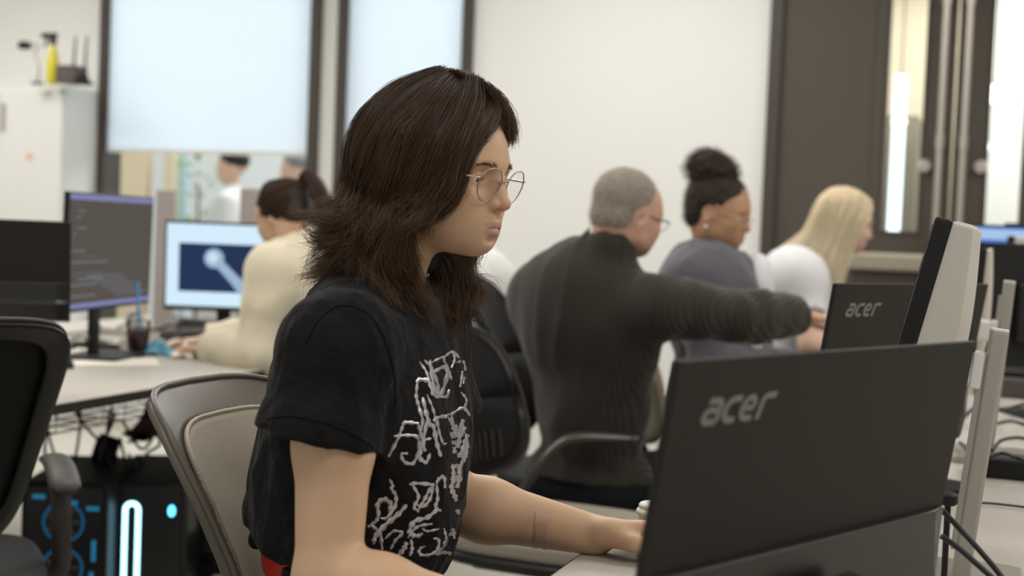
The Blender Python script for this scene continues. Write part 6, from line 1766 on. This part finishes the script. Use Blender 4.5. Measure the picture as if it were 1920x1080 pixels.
PM = [[CH @ Vector((q.x, -q.y, q.z)) for q in [CH.inverted() @ p for p in g_]] for g_ in PG]
TG = local_guides(CH, [[(-0.100, 0.0, 0.085), (-0.130, -0.012, 0.095), (-0.152, -0.020, 0.060), (-0.158, -0.022, 0.0), (-0.150, -0.02, -0.06)], [(-0.100, 0.0, 0.080), (-0.140, 0.012, 0.105), (-0.172, 0.020, 0.060), (-0.176, 0.022, 0.0), (-0.165, 0.02, -0.06)],
                       [(-0.100, 0.0, 0.075), (-0.122, 0.0, 0.075), (-0.140, 0.0, 0.045), (-0.142, 0.0, 0.0), (-0.135, 0.0, -0.05)]])
hair_object('hair_strands', [sheet_strands(PG, 2600, 14, 61, 0.001, 0.003, 0.4, 30, 0.001, 1, 0.05, 0.003), sheet_strands(PM, 2600, 14, 62, 0.001, 0.003, 0.4, 30, 0.001, 1, 0.05, 0.003), sheet_strands(TG, 3000, 16, 63, 0.004, 0.010, 0.5, 20, 0.003, 1, 0.2, 0.012)], m_pt, hc_, 0.0005, 0.0003)
hair_cap(cr, CH, [((-0.102, 0, 0.080), (0.018, 0.018, 0.018))], [], mat('hair_tie_brown', srgb(96, 60, 40), 0.6), name='hair_tie')
hair_cap(cr, CH, [((-0.135, 0, 0.085), (-0.155, 0, 0.02), 0.022, 0.024), ((-0.155, 0, 0.02), (-0.150, 0, -0.04), 0.024, 0.012)], [], m_ptb, name='ponytail')

# --- person in white far behind, the head hidden behind the nearest face
yb = math.radians(165)
XH = head_matrix(W(852, 418, 5.3), math.radians(165), math.radians(20), 0, 1.0)
m_wh = fabric('pale_cotton', srgb(196, 194, 190), 0.9)
xx, JX, tp = seated('blurred person in a pale top sitting far behind, head covered by the nearest face', None, yb, XH, (0.55, 0.36, 0.26), rs=W(912, 520, 5.5), sh=0.40, extra=((W(905, 530, 5.4), (0.11, 0.2, 0.12)),), pel=W(930, 730, 5.4),
    arms=((W(850, 640, 5.6), W(790, 640, 5.6), (-1, 0, 0), (0, 0, 1), (0, -1, 0)), (W(850, 640, 5.15), W(780, 640, 5.15), (-1, 0, 0), (0, 0, 1), (0, 1, 0))),
    top='pale_top', topcol=m_wh, g=0.03, pants=m_jean, skinname='skin_mid')
hair_cap(xx, XH, [((-0.014, 0, 0.052), (0.099, 0.081, 0.088)), ((-0.05, 0, 0.0), (0.05, 0.068, 0.055))], [((0.128, 0, -0.036), (0.076, 0.11, 0.104))], m_ptb)
# --- two people outside the window
for (lb, px, py, d, capc) in (('blurred person in a white coat and dark cap outside the left window', 437, 318, 10.2, 1), ('second blurred person in grey outside the window, right of the one in the white coat', 556, 322, 10.4, 0)):
    HM = head_matrix(W(px, py, d), math.radians(190), 0.1, 0, 1.15)
    c_ = W(px, py, d); root = thing('person', lb, 'person', (c_.x, c_.y, -0.05))
    B_ = Sdf(); zt = c_.z - 0.15
    for s in (-1, 1):
        B_.rc((c_.x, c_.y + s * 0.09, zt - 0.75), (c_.x, c_.y + s * 0.09, 0.0), 0.085, 0.05, 0.04)
        B_.rc((c_.x, c_.y + s * 0.2, zt - 0.10), (c_.x + 0.02, c_.y + s * 0.26, zt - 0.72), 0.05, 0.035, 0.04)
    B_.el((c_.x, c_.y, zt - 0.25), (0.12, 0.2, 0.28), 0.06); B_.rc((c_.x, c_.y, zt - 0.1), (c_.x, c_.y, zt + 0.1), 0.06, 0.05, 0.05)
    B_.pr += head_sdf(HM, True, False).pr
    a, b = polygonize(B_, 0.012); np_mesh('body', a, b, skin_mat('skin_mid', (0.55, 0.36, 0.26)), root, 1, region_tint((0.55, 0.36, 0.26), []))
    K_ = Sdf(); K_.el((c_.x, c_.y, zt - 0.30), (0.20, 0.27, 0.34), 0.06); K_.rc((c_.x, c_.y, zt - 0.4), (c_.x, c_.y, zt - 0.8), 0.22, 0.28, 0.06)
    for s in (-1, 1): K_.rc((c_.x, c_.y + s * 0.2, zt - 0.10), (c_.x + 0.02, c_.y + s * 0.28, zt - 0.62), 0.08, 0.06, 0.04)
    a, b = polygonize(K_, 0.014); np_mesh('coat', a, b, m_wh if capc else fabric('grey_coat', srgb(150, 150, 150)), root, 1)
    hair_cap(root, HM, [((-0.014, 0, 0.060), (0.103, 0.085, 0.080))], [((0.128, 0, -0.036), (0.076, 0.11, 0.104))], m_black if capc else mat('grey_cap', srgb(110, 110, 112), 0.8), 0.01, name='cap')
# beige doors / planters outside
for (lb, pa_, pb_, zt_, colr) in (('wide beige column outside the left window', 222, 280, 1.95, srgb(214, 196, 166)), ('narrow beige column outside the left window', 312, 333, 1.95, srgb(214, 200, 172)), ('pale blue banner outside the left window', 337, 352, 1.9, srgb(176, 200, 212))):
    a_, b_ = W(pa_, 330, 10.8), W(pb_, 330, 10.8)
    o = MB().box((0, 0, 0.975 if zt_ > 1.92 else 0.95), ((b_ - a_).length, 0.2 if 'column' in lb else 0.05, (zt_ + 0.05) * 1.0)).build('column' if 'column' in lb else 'banner', mat('outside_' + lb.split()[0] + lb.split()[1], colr, 0.8), bevel=0.01)
    o.location = ((a_.x + b_.x) / 2, 10.8, -0.05 + 0.0); tag(o, lb, 'column' if 'column' in lb else 'banner')
pl_ = thing('potted_plant', 'leafy green plant outside the left window', 'plant', (W(372, 320, 10.5).x, 10.5, -0.05))
MB().lathe([(0.12, 0), (0.17, 0.3), (0.16, 0.3), (0.01, 0.28)], 20).build('pot', m_dkgrey, pl_)
MB().tube([(0, 0, 0.28), (0.02, 0, 0.9), (0, 0, 1.5)], [0.02, 0.015, 0.01], 8).build('stem', mat('bark', srgb(96, 84, 66), 0.8), pl_)
lf = MB(); rr = random.Random(5)
for i in range(90):
    a = rr.uniform(0, 6.28); z = rr.uniform(1.1, 1.8); r_ = rr.uniform(0.02, 0.16); c_ = Vector((r_ * math.cos(a), r_ * math.sin(a), z)); d = Vector((math.cos(a), math.sin(a), rr.uniform(-0.3, 0.7))).normalized(); s_ = d.cross(Vector((0, 0, 1))).normalized() * 0.018
    lf.add([c_, c_ + d * 0.05 + s_, c_ + d * 0.10, c_ + d * 0.05 - s_, c_ + d * 0.05 + Vector((0, 0, 0.008))], [(0, 1, 4), (1, 2, 4), (2, 3, 4), (3, 0, 4)])
lf.build('leaves', mat('leaf_green', srgb(120, 150, 90), 0.6), pl_, kind='stuff')
